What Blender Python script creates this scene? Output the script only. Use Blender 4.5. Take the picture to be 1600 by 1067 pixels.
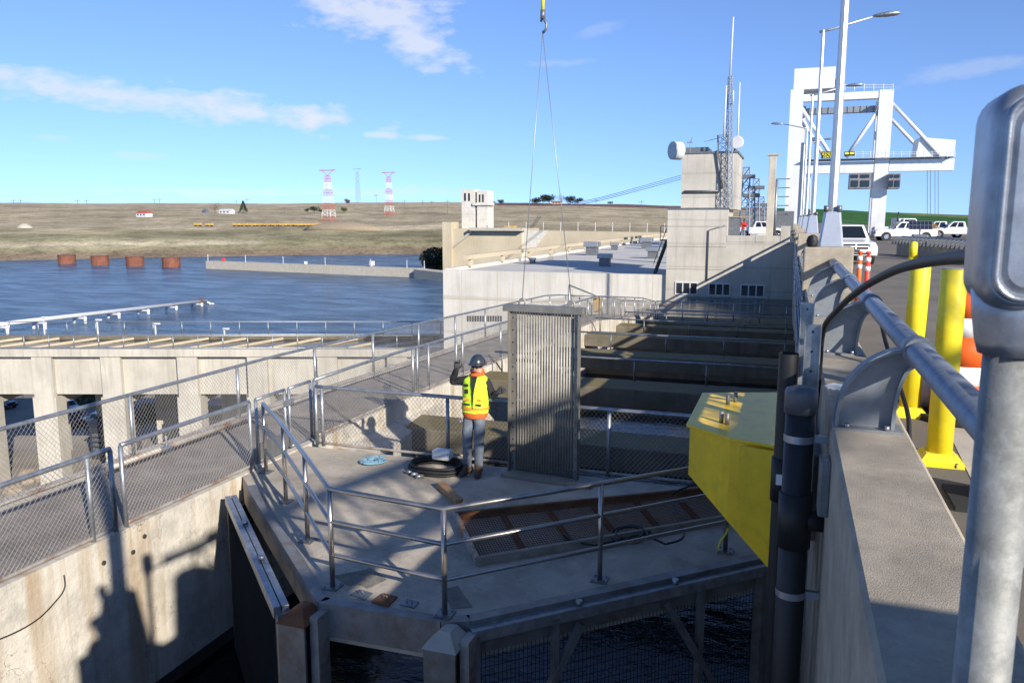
import bpy, bmesh, math, random
from mathutils import Vector, Matrix
random.seed(7)
R = math.radians
scene = bpy.context.scene
for o in list(bpy.data.objects): bpy.data.objects.remove(o)
col = scene.collection

# ------------------------------------------------------------------ camera
EYE = 3.8                                   # metres above the platform deck (z = 0)
F_PX, PITCH, YAW = 1240.0, math.atan(191.5/1240.0), R(19.203)
cam_d = bpy.data.cameras.new('camera'); cam = bpy.data.objects.new('camera', cam_d); col.objects.link(cam)
cam_d.sensor_width = 36; cam_d.lens = 36*F_PX/1600; cam_d.clip_start = .05; cam_d.clip_end = 20000
cam.location = (0, 0, EYE); cam.rotation_euler = (math.pi/2-PITCH, 0, YAW)
scene.camera = cam
cam_d.dof.use_dof = True; cam_d.dof.focus_distance = 11.; cam_d.dof.aperture_fstop = 12.5
scene.render.resolution_x, scene.render.resolution_y = 1024, 682

# ------------------------------------------------------------------ light
SUN = Vector((1, -.83, .56)).normalized()   # towards the sun
EL, AZ = math.asin(SUN.z), math.atan2(SUN.x, SUN.y)
sd = bpy.data.lights.new('sun', 'SUN'); sd.energy = 5.0; sd.angle = R(.53); sd.color = (1, .93, .82)
so = bpy.data.objects.new('sun', sd); col.objects.link(so)
so.rotation_euler = (-SUN).to_track_quat('-Z', 'Y').to_euler(); so.location = SUN*60
scene.view_settings.view_transform = 'Standard'; scene.view_settings.look = 'None'
scene.view_settings.exposure = 0.55; scene.view_settings.gamma = 1.0

def ray(x, y):                              # photo pixel -> direction
    u, v = (x-800)/F_PX, (533.5-y)/F_PX
    c, s = math.cos(PITCH), math.sin(PITCH)
    fw, up = c+s*v, -s+c*v
    return Vector((-math.sin(YAW)*fw+math.cos(YAW)*u, math.cos(YAW)*fw+math.sin(YAW)*u, up))
O = Vector((0, 0, EYE))
def onz(x, y, z): d = ray(x, y); return O+d*((z-EYE)/d.z)
def ony(x, y, Y): d = ray(x, y); return O+d*(Y/d.y)
def onx(x, y, X): d = ray(x, y); return O+d*(X/d.x)
def ondist(x, y, r): d = ray(x, y); return O+d*(r/math.hypot(d.x, d.y))

world = bpy.data.worlds.new('World'); scene.world = world; world.use_nodes = True
def build_world():
    nt = world.node_tree; nt.nodes.clear(); L = nt.links.new
    def nd(t, **k):
        n = nt.nodes.new(t)
        for a, b in k.items(): setattr(n, a, b)
        return n
    def mth(op, a, b=None, c=None):
        n = nd('ShaderNodeMath', operation=op)
        for i, v in enumerate((a, b, c)):
            if v is None: continue
            if isinstance(v, (int, float)): n.inputs[i].default_value = v
            else: L(v, n.inputs[i])
        return n.outputs[0]
    out = nd('ShaderNodeOutputWorld'); bg = nd('ShaderNodeBackground'); bg.inputs[1].default_value = .115
    sky = nd('ShaderNodeTexSky', sky_type='NISHITA', sun_disc=False, sun_elevation=EL, sun_rotation=AZ)
    sky.air_density = .6; sky.dust_density = 0; sky.ozone_density = 4.2; sky.altitude = 0
    tc = nd('ShaderNodeTexCoord'); sp = nd('ShaderNodeSeparateXYZ'); L(tc.outputs['Generated'], sp.inputs[0])
    az = mth('ARCTAN2', sp.outputs[0], sp.outputs[1]); el = mth('ARCSINE', sp.outputs[2])
    cz = nd('ShaderNodeCombineXYZ'); L(sp.outputs[0], cz.inputs[0]); L(sp.outputs[1], cz.inputs[1]); L(mth('ADD', mth('MULTIPLY', mth('MAXIMUM', sp.outputs[2], 0.), .66), .06), cz.inputs[2])
    vn = nd('ShaderNodeVectorMath', operation='NORMALIZE'); L(cz.outputs[0], vn.inputs[0]); L(vn.outputs[0], sky.inputs[0])
    # wisps and cloud banks in azimuth / elevation
    cmb = nd('ShaderNodeCombineXYZ'); L(mth('MULTIPLY', az, 1.0), cmb.inputs[0]); L(mth('MULTIPLY', el, 2.2), cmb.inputs[1])
    nz = nd('ShaderNodeTexNoise'); nz.inputs['Scale'].default_value = 9; nz.inputs['Detail'].default_value = 8; nz.inputs['Roughness'].default_value = .62
    L(cmb.outputs[0], nz.inputs['Vector']); n1 = mth('SUBTRACT', nz.outputs[0], .5)
    nz2 = nd('ShaderNodeTexNoise'); nz2.inputs['Scale'].default_value = 30; nz2.inputs['Detail'].default_value = 7; nz2.inputs['Roughness'].default_value = .6
    L(cmb.outputs[0], nz2.inputs['Vector']); n2 = mth('SUBTRACT', nz2.outputs[0], .5)
    tot = None
    def ae(x, y): d = ray(x, y).normalized(); return math.atan2(d.x, d.y), math.asin(d.z)
    #       centre px, half length (rad), half height, tilt, density
    banks = [((170, 148), .24, .020, -.10, .9), ((390, 172), .14, .018, -.13, 1.0), ((495, 183), .055, .017, -.03, 1.2), ((590, 211), .03, .005, -.03, .8), ((675, 216), .035, .0045, 0, .75),
             ((590, 20), .10, .035, -.10, 1.0), ((655, 62), .075, .028, -.35, 1.0), ((520, 8), .07, .02, -.2, .85), ((870, 98), .05, .006, .0, .3), ((940, 45), .04, .008, .3, .2),
             ((1560, 100), .14, .009, .12, .28), ((220, 243), .03, .004, 0, .35), ((330, 300), .16, .006, 0, .5), ((600, 300), .14, .006, 0, .4), ((80, 215), .03, .004, 0, .3)]
    random.seed(3)
    extra = []
    for k in range(4):
        a = R(random.uniform(50, 330)); extra.append((a, R(random.uniform(9, 38)), random.uniform(.08, .2), random.uniform(.012, .03), random.uniform(-.2, .2), .9))
    lst = [(*ae(*c), a, b, t, d) for c, a, b, t, d in banks] + [((a+math.pi) % (2*math.pi)-math.pi, e, l, h, t, d) for a, e, l, h, t, d in extra]
    for a0, e0, l, h, t, d in lst:
        da = mth('SUBTRACT', az, a0); de = mth('SUBTRACT', el, e0)
        u = mth('ADD', mth('MULTIPLY', da, math.cos(t)/l), mth('MULTIPLY', de, math.sin(t)/l))
        v = mth('ADD', mth('MULTIPLY', da, -math.sin(t)/h), mth('MULTIPLY', de, math.cos(t)/h))
        q = mth('SQRT', mth('ADD', mth('MULTIPLY', u, u), mth('MULTIPLY', v, v)))
        m = mth('ADD', mth('SUBTRACT', 1.0, q), mth('ADD', mth('MULTIPLY', n1, 2.6), mth('MULTIPLY', n2, 2.0)))
        m = mth('MULTIPLY', nd_clamp(nt, mth('MULTIPLY', m, 1.25)), d)
        tot = m if tot is None else mth('MAXIMUM', tot, m)
    mix = nd('ShaderNodeMixRGB'); L(nd_clamp(nt, mth('MULTIPLY', tot, .72)), mix.inputs[0])
    tn = nd('ShaderNodeMixRGB', blend_type='MULTIPLY'); tn.inputs[0].default_value = 1; tn.inputs[2].default_value = (1.02, .99, 1.07, 1); L(sky.outputs[0], tn.inputs[1]); L(tn.outputs[0], mix.inputs[1]); mix.inputs[2].default_value = (5.0, 5.15, 5.5, 1)
    L(mix.outputs[0], bg.inputs[0]); L(bg.outputs[0], out.inputs[0])
def nd_clamp(nt, s):
    n = nt.nodes.new('ShaderNodeClamp'); nt.links.new(s, n.inputs[0]); return n.outputs[0]
build_world()

# ------------------------------------------------------------------ materials
MATS = {}
def mat(name, base, rough=.6, metal=0., var=.12, scale=2.0, streak=0., scol=(.25, .22, .17), bump=0., bscale=60, blot=0., bcol=(.2, .17, .12), blscale=.8,
        crack=0., spec=.5, wave=None, up=None, line=0., speck=0., coat=0.):
    m = bpy.data.materials.new(name); m.use_nodes = True; nt = m.node_tree; L = nt.links.new
    b = nt.nodes['Principled BSDF']; b.inputs['Roughness'].default_value = rough; b.inputs['Metallic'].default_value = metal
    b.inputs['Specular IOR Level'].default_value = spec; b.inputs['Coat Weight'].default_value = coat
    g = nt.nodes.new('ShaderNodeNewGeometry'); pos = g.outputs['Position']
    def noise(s, det=5, ro=.6, vec=None):
        n = nt.nodes.new('ShaderNodeTexNoise'); n.inputs['Scale'].default_value = s; n.inputs['Detail'].default_value = det; n.inputs['Roughness'].default_value = ro
        L(vec or pos, n.inputs['Vector']); return n.outputs[0]
    def ramp(s, lo, hi, a=0., z=1.):
        n = nt.nodes.new('ShaderNodeMapRange'); n.inputs[1].default_value = lo; n.inputs[2].default_value = hi; n.inputs[3].default_value = a; n.inputs[4].default_value = z
        L(s, n.inputs[0]); return n.outputs[0]
    def stretch(v3):
        n = nt.nodes.new('ShaderNodeMapping'); n.inputs['Scale'].default_value = v3; L(pos, n.inputs[0]); return n.outputs[0]
    def mixc(f, c1, c2, mode='MIX'):
        n = nt.nodes.new('ShaderNodeMixRGB'); n.blend_type = mode
        if isinstance(f, float): n.inputs[0].default_value = f
        else: L(f, n.inputs[0])
        for i, c in ((1, c1), (2, c2)):
            if isinstance(c, tuple): n.inputs[i].default_value = (*c[:3], 1)
            else: L(c, n.inputs[i])
        return n.outputs[0]
    def mul(a, k):
        n = nt.nodes.new('ShaderNodeMath'); n.operation = 'MULTIPLY'; L(a, n.inputs[0]); n.inputs[1].default_value = k; return n.outputs[0]
    lo = tuple(max(0, c*(1-var*1.3)) for c in base); hi = tuple(min(1, c*(1+var)) for c in base)
    c = mixc(ramp(noise(scale, 6, .65), .3, .7), lo, hi)
    if speck: c = mixc(mul(ramp(noise(bscale*.6, 3, .7), .55, .75), speck), c, tuple(x*.45 for x in base))
    if blot: c = mixc(mul(ramp(noise(blscale, 6, .7), .5, .66), blot), c, bcol)
    if streak:
        c = mixc(mul(ramp(noise(1., 5, .62, stretch((2.6, 2.6, .16))), .5, .74), streak), c, scol)
        c = mixc(mul(ramp(noise(1., 4, .6, stretch((7, 7, .3))), .54, .8), streak*.7), c, scol)
    if line:      # form-board lift lines
        w = nt.nodes.new('ShaderNodeTexWave'); w.bands_direction = 'Z'; w.inputs['Scale'].default_value = line; w.inputs['Distortion'].default_value = .3; L(pos, w.inputs[0])
        c = mixc(mul(ramp(w.outputs[0], .0, .03, 1., 0.), .35), c, tuple(x*.5 for x in base))
    hgt = None
    if crack:
        v = nt.nodes.new('ShaderNodeTexVoronoi'); v.feature = 'DISTANCE_TO_EDGE'; v.inputs['Scale'].default_value = 1.7
        d = nt.nodes.new('ShaderNodeVectorMath'); d.operation = 'ADD'; L(pos, d.inputs[0])
        nn = nt.nodes.new('ShaderNodeTexNoise'); nn.inputs['Scale'].default_value = 3; nn.inputs['Detail'].default_value = 6; L(pos, nn.inputs[0]); L(nn.outputs[1], d.inputs[1]); L(d.outputs[0], v.inputs[0])
        k = ramp(v.outputs[0], .0, .012, 1., 0.)
        q = nt.nodes.new('ShaderNodeMath'); q.operation = 'MULTIPLY'; L(k, q.inputs[0]); L(ramp(noise(.9, 3), .5, .6), q.inputs[1])
        c = mixc(mul(q.outputs[0], crack), c, tuple(x*.22 for x in base))
    if up:        # growth or dust on faces that look up
        sx = nt.nodes.new('ShaderNodeSeparateXYZ'); L(g.outputs['Normal'], sx.inputs[0])
        q = nt.nodes.new('ShaderNodeMath'); q.operation = 'MULTIPLY'; L(ramp(sx.outputs[2], .5, .9), q.inputs[0]); L(ramp(noise(1.6, 6, .7), .35, .6), q.inputs[1])
        c = mixc(q.outputs[0], c, up)
    L(c, b.inputs['Base Color'])
    if bump:
        n = nt.nodes.new('ShaderNodeBump'); n.inputs['Strength'].default_value = bump; n.inputs['Distance'].default_value = .02
        L(noise(bscale, 5, .65), n.inputs['Height']); L(n.outputs[0], b.inputs['Normal'])
    if wave:
        s, st, dist = wave
        n = nt.nodes.new('ShaderNodeBump'); n.inputs['Strength'].default_value = st; n.inputs['Distance'].default_value = dist
        L(noise(s, 6, .6, stretch((1, 1.6, 1))), n.inputs['Height']); L(n.outputs[0], b.inputs['Normal'])
    MATS[name] = m; return m

mat('concrete', (.46, .425, .355), .85, var=.14, scale=.9, streak=.45, scol=(.26, .22, .16), bump=.25, bscale=45, line=.0)
mat('concrete_wall', (.57, .53, .455), .88, var=.2, scale=1.3, streak=1., scol=(.33, .22, .11), blot=.75, bcol=(.36, .34, .29), blscale=1.9, crack=1., bump=.6, bscale=16, speck=.25)
mat('concrete_pale', (.60, .57, .51), .85, var=.12, scale=.25, streak=.55, scol=(.38, .35, .3), line=.1, bump=.12, bscale=6)
mat('concrete_building', (.48, .45, .39), .85, var=.15, scale=.35, streak=.65, scol=(.33, .29, .23), line=.17, bump=.1, bscale=6)
mat('concrete_tan', (.50, .43, .31), .85, var=.14, scale=.05, streak=.35, scol=(.34, .26, .15))
mat('concrete_bridge', (.45, .42, .36), .85, var=.16, scale=.3, streak=.7, scol=(.30, .26, .2), bump=.1, bscale=8)
mat('concrete_deck', (.47, .41, .325), .8, var=.24, scale=1.3, blot=.7, bcol=(.24, .21, .17), blscale=1.6, bump=.35, bscale=50, speck=.35, crack=.5)
mat('concrete_parapet', (.40, .345, .265), .85, var=.22, scale=2.6, blot=.35, bcol=(.28, .25, .2), blscale=2.2, bump=.5, bscale=120, speck=.45, streak=.15)
mat('concrete_moss', (.15, .13, .095), .9, var=.25, scale=1.2, streak=.7, scol=(.07, .065, .05), blot=.4, bcol=(.12, .11, .08), up=(.19, .145, .045), bump=.4, bscale=25)
mat('concrete_patch', (.22, .20, .17), .95, var=.3, scale=6, bump=.8, bscale=40, speck=.5)
mat('chalk', (.43, .385, .315), .9, var=.35, scale=14, bump=.3, bscale=60)
mat('cast_box', (.30, .32, .36), .36, .6, var=.18, scale=30, bump=.05, bscale=200)
mat('asphalt', (.17, .15, .122), .9, var=.22, scale=.5, speck=.4, bump=.3, bscale=80, blot=.35, bcol=(.1, .095, .085), blscale=.12)
mat('walk', (.30, .26, .215), .9, var=.25, scale=1.5, speck=.6, bump=.4, bscale=60)
mat('parking', (.27, .235, .195), .9, var=.25, scale=.15)
mat('galv', (.36, .38, .40), .42, .7, var=.28, scale=9, bump=.06, bscale=80)
mat('galv_dark', (.20, .21, .22), .5, .6, var=.25, scale=7)
mat('galv_rust', (.42, .38, .33), .6, .4, var=.2, scale=4, blot=.9, bcol=(.22, .09, .035), blscale=2.2)
mat('conduit', (.25, .255, .245), .6, .3, var=.3, scale=22, streak=.6, scol=(.2, .2, .18), blot=.4, bcol=(.46, .47, .46), blscale=30, bump=.08, bscale=120)
mat('rack_frame', (.25, .235, .205), .5, .5, var=.2, scale=6, streak=.3, scol=(.15, .14, .12))
mat('stainless', (.40, .37, .34), .28, .85, var=.12, scale=14)
mat('rack_steel', (.33, .31, .27), .55, .3, var=.2, scale=7, streak=.25, scol=(.25, .24, .22))
mat('steel_grey', (.25, .25, .245), .55, .5, var=.25, scale=3, blot=.6, bcol=(.16, .10, .06), blscale=2.5)
mat('aluminium', (.55, .56, .58), .38, .65, var=.06, scale=6)
mat('bracket_paint', (.23, .25, .27), .5, .35, var=.16, scale=8)
mat('pipe_paint', (.25, .285, .34), .45, .45, var=.16, scale=10)
mat('rust', (.20, .085, .035), .85, .2, var=.3, scale=5)
mat('rust_cell', (.20, .075, .045), .9, var=.25, scale=.4, streak=.5, scol=(.10, .055, .04))
mat('yellow_paint', (.92, .60, .02), .36, var=.08, scale=4, streak=.3, scol=(.5, .32, .02), blot=.3, bcol=(.45, .28, .03), blscale=7, spec=.4)
mat('bollard_yellow', (.84, .68, .02), .5, var=.08, scale=5, streak=.35, scol=(.42, .34, .06), blot=.3, bcol=(.5, .42, .1), blscale=9)
mat('pvc_dark', (.016, .016, .018), .55, var=.2, scale=5)
mat('pvc_grey', (.11, .115, .125), .5, var=.15, scale=6)
mat('cable', (.010, .010, .011), .6, var=.2)
mat('strap_steel', (.33, .36, .40), .4, .6, var=.1)
mat('white_paint', (.62, .63, .65), .45, var=.08, scale=.5, streak=.3, scol=(.42, .40, .37))
mat('white_plastic', (.82, .81, .78), .5, var=.06)
mat('car_white', (.82, .82, .82), .25, var=.02, coat=.4)
mat('car_dark', (.02, .025, .05), .25, var=.02, coat=.4)
mat('car_red', (.10, .015, .012), .25, var=.02, coat=.4)
mat('glass_dark', (.012, .016, .02), .08, var=.0, spec=.8)
mat('tyre', (.02, .02, .02), .85)
mat('chrome', (.6, .6, .62), .2, .9, var=0)
mat('headlight', (.75, .75, .7), .15, var=.1, scale=30)
mat('black_trim', (.02, .02, .022), .5)
mat('orange', (.85, .13, .015), .5, var=.06)
mat('reflective', (.85, .85, .82), .45, var=.05)
mat('red_orange', (.75, .06, .03), .5, var=.06)
mat('wood', (.38, .22, .10), .7, var=.25, scale=8)
mat('wood_weathered', (.30, .26, .20), .8, var=.25, scale=6)
mat('mesh_wire', (.02, .02, .02), .6, .3, var=.2)
mat('chain', (.27, .255, .24), .5, .6, var=.2)
mat('rope_blue', (.16, .30, .40), .8, var=.2, scale=30)
mat('cap_teal', (.05, .3, .28), .8)
mat('jeans', (.16, .19, .235), .9, var=.25, scale=9, blot=.55, bcol=(.15, .135, .11), blscale=5, bump=.5, bscale=25)
mat('hivis', (.62, .92, .03), .7, var=.08, scale=10, bump=.5, bscale=14)
mat('hivis_tape', (.9, .32, .04), .5, var=.08, scale=30)
mat('jacket', (.018, .018, .02), .85, var=.3, scale=12, bump=.5, bscale=22)
mat('hoodie', (.62, .13, .025), .9, var=.12, scale=12, bump=.4, bscale=30)
mat('glove', (.045, .045, .05), .85, var=.3, scale=25)
mat('skin', (.48, .25, .17), .55, var=.06)
mat('boot', (.10, .06, .035), .8, var=.3, scale=18)
mat('helmet', (.035, .04, .05), .3, var=.5, scale=22, coat=.5)
mat('helmet_mark', (.6, .62, .64), .4, var=.1)
mat('red_cloth', (.45, .03, .03), .9)
mat('grey_cloth', (.12, .12, .14), .9)
mat('roof_grey', (.52, .50, .47), .9, var=.12, scale=.15, blot=.4, bcol=(.42, .41, .39), blscale=.1)
mat('shed', (.03, .034, .05), .6, var=.2, scale=.3)
mat('grass', (.12, .12, .045), 1, var=.3, scale=.8)
mat('leaf_olive', (.10, .13, .03), .9, var=.4, scale=1.5)
mat('leaf_dark', (.035, .055, .025), .9, var=.4, scale=1)
mat('twig', (.16, .11, .08), .9, var=.2)
mat('trunk', (.13, .10, .07), .9)
mat('tower_red', (.50, .09, .07), .7)
mat('tower_white', (.8, .8, .8), .7)
mat('tower_steel', (.24, .28, .34), .6, .3)
mat('train', (.50, .33, .10), .7, var=.15, scale=.02)
mat('roof_red', (.4, .08, .06), .8)
mat('panel_blue', (.02, .025, .05), .2, var=.1, spec=.7)
mat('sign_black', (.012, .012, .012), .6)
mat('sign_yellow', (.85, .75, .03), .6)
mat('road_yellow', (.70, .48, .05), .8, var=.15, scale=3)
mat('tarp_white', (.85, .84, .80), .7, var=.05, bump=.6, bscale=12)
mat('rock', (.30, .24, .17), .95, var=.3, scale=1.2, bump=.6, bscale=5)
mat('dark_wet', (.05, .047, .04), .5, var=.4, scale=1.5)
mat('rope_yellow', (.75, .68, .05), .7)
mat('brown_bush', (.28, .16, .05), .9, var=.3)

def water_mat(name, base, ns, strength, dist, rough, sx=(1, 1, 1), ripple_light=None):
    m = bpy.data.materials.new(name); m.use_nodes = True; nt = m.node_tree; L = nt.links.new
    b = nt.nodes['Principled BSDF']; b.inputs['Roughness'].default_value = rough; b.inputs['IOR'].default_value = 1.33
    g = nt.nodes.new('ShaderNodeNewGeometry'); mp = nt.nodes.new('ShaderNodeMapping'); mp.inputs['Scale'].default_value = sx; mp.inputs['Rotation'].default_value = (0, 0, R(-19)); L(g.outputs['Position'], mp.inputs[0])
    h = None; hs = []
    for s, w in ns:
        n = nt.nodes.new('ShaderNodeTexNoise'); n.inputs['Scale'].default_value = s; n.inputs['Detail'].default_value = 5; n.inputs['Roughness'].default_value = .6; L(mp.outputs[0], n.inputs[0])
        k = nt.nodes.new('ShaderNodeMath'); k.operation = 'MULTIPLY'; L(n.outputs[0], k.inputs[0]); k.inputs[1].default_value = w
        hs.append(n.outputs[0])
        if h is None: h = k.outputs[0]
        else:
            a = nt.nodes.new('ShaderNodeMath'); a.operation = 'ADD'; L(h, a.inputs[0]); L(k.outputs[0], a.inputs[1]); h = a.outputs[0]
    bp = nt.nodes.new('ShaderNodeBump'); bp.inputs['Strength'].default_value = strength; bp.inputs['Distance'].default_value = dist; L(h, bp.inputs['Height']); L(bp.outputs[0], b.inputs['Normal'])
    mx = nt.nodes.new('ShaderNodeMixRGB'); mr = nt.nodes.new('ShaderNodeMapRange'); mr.inputs[1].default_value = .44; mr.inputs[2].default_value = .62; L(hs[0], mr.inputs[0]); L(mr.outputs[0], mx.inputs[0])
    mx.inputs[1].default_value = (*base, 1); mx.inputs[2].default_value = (*(ripple_light or base), 1); L(mx.outputs[0], b.inputs['Base Color'])  # bright ripples painted into the water colour, following the wave noise
    MATS[name] = m
water_mat('river', (.02, .07, .155), ((.05, 2.4), (.13, 2.4), (.6, .6)), 1.0, 4.5, .22, (1, 2.6, 1), (.11, .21, .36))
water_mat('bay_water', (.002, .003, .005), ((.7, 1.), (3., .15)), .25, .2, .06, (1, 1.8, 1))

# ------------------------------------------------------------------ mesh helpers
class MB:
    def __init__(s): s.v = []; s.f = []; s.sm = []; s.mi = []
    def add(s, vs, fs, smooth=False, mi=0):
        b = len(s.v); s.v += [tuple(v) for v in vs]
        for k, f in enumerate(fs):
            s.f.append([i+b for i in f]); s.sm.append(smooth if isinstance(smooth, bool) else smooth[k]); s.mi.append(mi)
        return s
    def box(s, x0, x1, y0, y1, z0, z1, mi=0):
        vs = [(x, y, z) for z in (z0, z1) for y in (y0, y1) for x in (x0, x1)]
        return s.add(vs, [(0, 2, 3, 1), (4, 5, 7, 6), (0, 1, 5, 4), (2, 6, 7, 3), (0, 4, 6, 2), (1, 3, 7, 5)], mi=mi)
    def hexa(s, b, t, mi=0):                  # 4 bottom + 4 top corners in order
        return s.add(list(b)+list(t), [(3, 2, 1, 0), (4, 5, 6, 7), (0, 1, 5, 4), (1, 2, 6, 5), (2, 3, 7, 6), (3, 0, 4, 7)], mi=mi)
    def bar(s, p, q, w, h, upv=(0, 0, 1), mi=0):
        p, q = Vector(p), Vector(q); d = (q-p).normalized(); u = Vector(upv)
        if abs(d.dot(u)) > .99: u = Vector((0, 1, 0))
        a = d.cross(u).normalized()*w/2; b = a.cross(d).normalized()*h/2
        return s.hexa([p-a-b, p+a-b, p+a+b, p-a+b], [q-a-b, q+a-b, q+a+b, q-a+b], mi)
    def tube(s, pts, r, n=8, cap=True, mi=0):
        pts = [Vector(p) for p in pts]; rs = r if isinstance(r, (list, tuple)) else [r]*len(pts)
        d0 = (pts[1]-pts[0]).normalized(); u = Vector((0, 0, 1)) if abs(d0.z) < .9 else Vector((0, 1, 0)); a = d0.cross(u).normalized()
        vs = []; 
        for i, p in enumerate(pts):
            d = (pts[min(i+1, len(pts)-1)]-pts[max(i-1, 0)]).normalized()
            a = (a-d*a.dot(d)).normalized(); b = d.cross(a)
            for k in range(n):
                t = 2*math.pi*k/n; vs.append(p+(a*math.cos(t)+b*math.sin(t))*rs[i])
        fs = []; sm = []
        for i in range(len(pts)-1):
            for k in range(n):
                fs.append((i*n+k, i*n+(k+1) % n, (i+1)*n+(k+1) % n, (i+1)*n+k)); sm.append(n > 5)
        if cap: fs += [tuple(range(n-1, -1, -1)), tuple((len(pts)-1)*n+k for k in range(n))]; sm += [False, False]
        return s.add(vs, fs, sm, mi)
    def cyl(s, p, r, h, n=16, r2=None, mi=0):
        p = Vector(p); return s.tube([p, p+Vector((0, 0, h))], [r, r if r2 is None else r2], n, mi=mi)
    def prism(s, poly, axis, a, b, mi=0):     # poly of 2-D points extruded from a to b along an axis
        def P(u, v, w): return (w, u, v) if axis == 'x' else (u, w, v) if axis == 'y' else (u, v, w)
        n = len(poly); vs = [P(u, v, a) for u, v in poly]+[P(u, v, b) for u, v in poly]
        return s.add(vs, [tuple(range(n)), tuple(range(2*n-1, n-1, -1))]+[(k, n+k, n+(k+1) % n, (k+1) % n) for k in range(n)], mi=mi)
    def sphere(s, c, rx, ry=None, rz=None, nu=12, nv=8, mi=0, z0=-1.):
        ry = ry or rx; rz = rz or rx; vs = []; fs = []
        t0 = math.asin(max(-1, z0))
        for j in range(nv+1):
            t = t0+(math.pi/2-t0)*j/nv
            for i in range(nu):
                p = 2*math.pi*i/nu; vs.append((c[0]+rx*math.cos(t)*math.cos(p), c[1]+ry*math.cos(t)*math.sin(p), c[2]+rz*math.sin(t)))
        for j in range(nv):
            for i in range(nu): fs.append((j*nu+i, j*nu+(i+1) % nu, (j+1)*nu+(i+1) % nu, (j+1)*nu+i))
        return s.add(vs, fs, True, mi)
    def loft(s, rings, mi=0, cap=True, smooth=True):
        n = len(rings[0]); vs = [p for r in rings for p in r]; fs = []; sm = []
        for j in range(len(rings)-1):
            for i in range(n): fs.append((j*n+i, j*n+(i+1) % n, (j+1)*n+(i+1) % n, (j+1)*n+i)); sm.append(smooth)
        if cap: fs += [tuple(range(n-1, -1, -1)), tuple((len(rings)-1)*n+i for i in range(n))]; sm += [False, False]
        return s.add(vs, fs, sm, mi)
    def build(s, name, m, parent=None, bevel=0., kind=None, label=None, cat=None, group=None, fix=True):
        off = Vector()
        q = parent
        while q: off += q.location; q = q.parent
        me = bpy.data.meshes.new(name); me.from_pydata([tuple(Vector(v)-off) for v in s.v], [], s.f)
        for mm in (m if isinstance(m, (list, tuple)) else [m]): me.materials.append(MATS[mm])
        me.polygons.foreach_set('use_smooth', s.sm); me.polygons.foreach_set('material_index', s.mi)
        if fix or bevel:
            bm = bmesh.new(); bm.from_mesh(me)
            if bevel:
                bmesh.ops.remove_doubles(bm, verts=bm.verts, dist=1e-5)
                es = [e for e in bm.edges if len(e.link_faces) == 2 and e.calc_face_angle(0) > .6]
                bmesh.ops.bevel(bm, geom=es, offset=bevel, segments=2, profile=.6, affect='EDGES', clamp_overlap=True)
            bmesh.ops.recalc_face_normals(bm, faces=bm.faces); bm.to_mesh(me); bm.free()
        o = bpy.data.objects.new(name, me); col.objects.link(o); o.parent = parent
        return tag(o, label, cat, group, kind)
def tag(o, label=None, cat=None, group=None, kind=None):
    if label: o['label'] = label
    if cat: o['category'] = cat
    if group: o['group'] = group
    if kind: o['kind'] = kind
    return o
def empty(name, loc, label, cat, group=None):
    o = bpy.data.objects.new(name, None); o.empty_display_size = .1; o.location = loc; col.objects.link(o)
    return tag(o, label, cat, group)
def copy_tree(o, parent=None):
    c = o.copy(); col.objects.link(c); c.parent = parent
    for ch in o.children: copy_tree(ch, c)
    return c
def chainlink(mb, p0, p1, h0, h1, s=.07, r=.0026, slope=1.15):
    """diamond wire between p0 and p1 (bottom ends) rising h0..h1 above the bottom line"""
    p0, p1 = Vector(p0), Vector(p1); Ln = (p1-p0).length; u = (p1-p0)/Ln; up = Vector((0, 0, 1)); nrm = u.cross(up).normalized(); H = h1-h0
    for sg in (1, -1):
        k = -H/slope
        x = k if sg == 1 else 0.
        x = -math.ceil(H/slope/s)*s
        while x < Ln+H/slope:
            # line: along from (x,0) to (x+sg*H/slope, H)
            a0, a1 = (x, x+H/slope) if sg == 1 else (x, x-H/slope)
            t0, t1 = 0., 1.
            if a1 != a0:
                ta, tb = sorted(((0-a0)/(a1-a0), (Ln-a0)/(a1-a0))); t0, t1 = max(t0, ta), min(t1, tb)
            if t1-t0 > .01:
                A = p0+u*(a0+(a1-a0)*t0)+up*(h0+H*t0)+nrm*(.002*sg); B = p0+u*(a0+(a1-a0)*t1)+up*(h0+H*t1)+nrm*(.002*sg)
                mb.tube([A, B], r, 3, cap=False)
            x += s
# ================================================================== SETTING
from mathutils import noise as mn
ROAD, WATER, BAY, LOW = 1.75, -26., -2.4, -23.
PL, PR, PT = .35, .87, 2.3                 # parapet outer face, inner face, top
WX, WF = -7.6, -9.75                       # ladder wall face, far fence line
def walk_z(y):
    for (a, u), (b, v) in zip(WZ, WZ[1:]):
        if y <= b: return u+(v-u)*(y-a)/(b-a)
    return WZ[-1][1]
WZ = [(-50, 0.), (14, 0.), (33, -.5), (44, -1.6), (49, -2.3), (66, -3.0)]
cA, sA = math.cos(YAW), math.sin(YAW)
def BP(l, d, z): return Vector((l*cA-d*sA, l*sA+d*cA, z))     # lateral / depth frame of the flume bridge, which runs square to the view of the river

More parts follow.
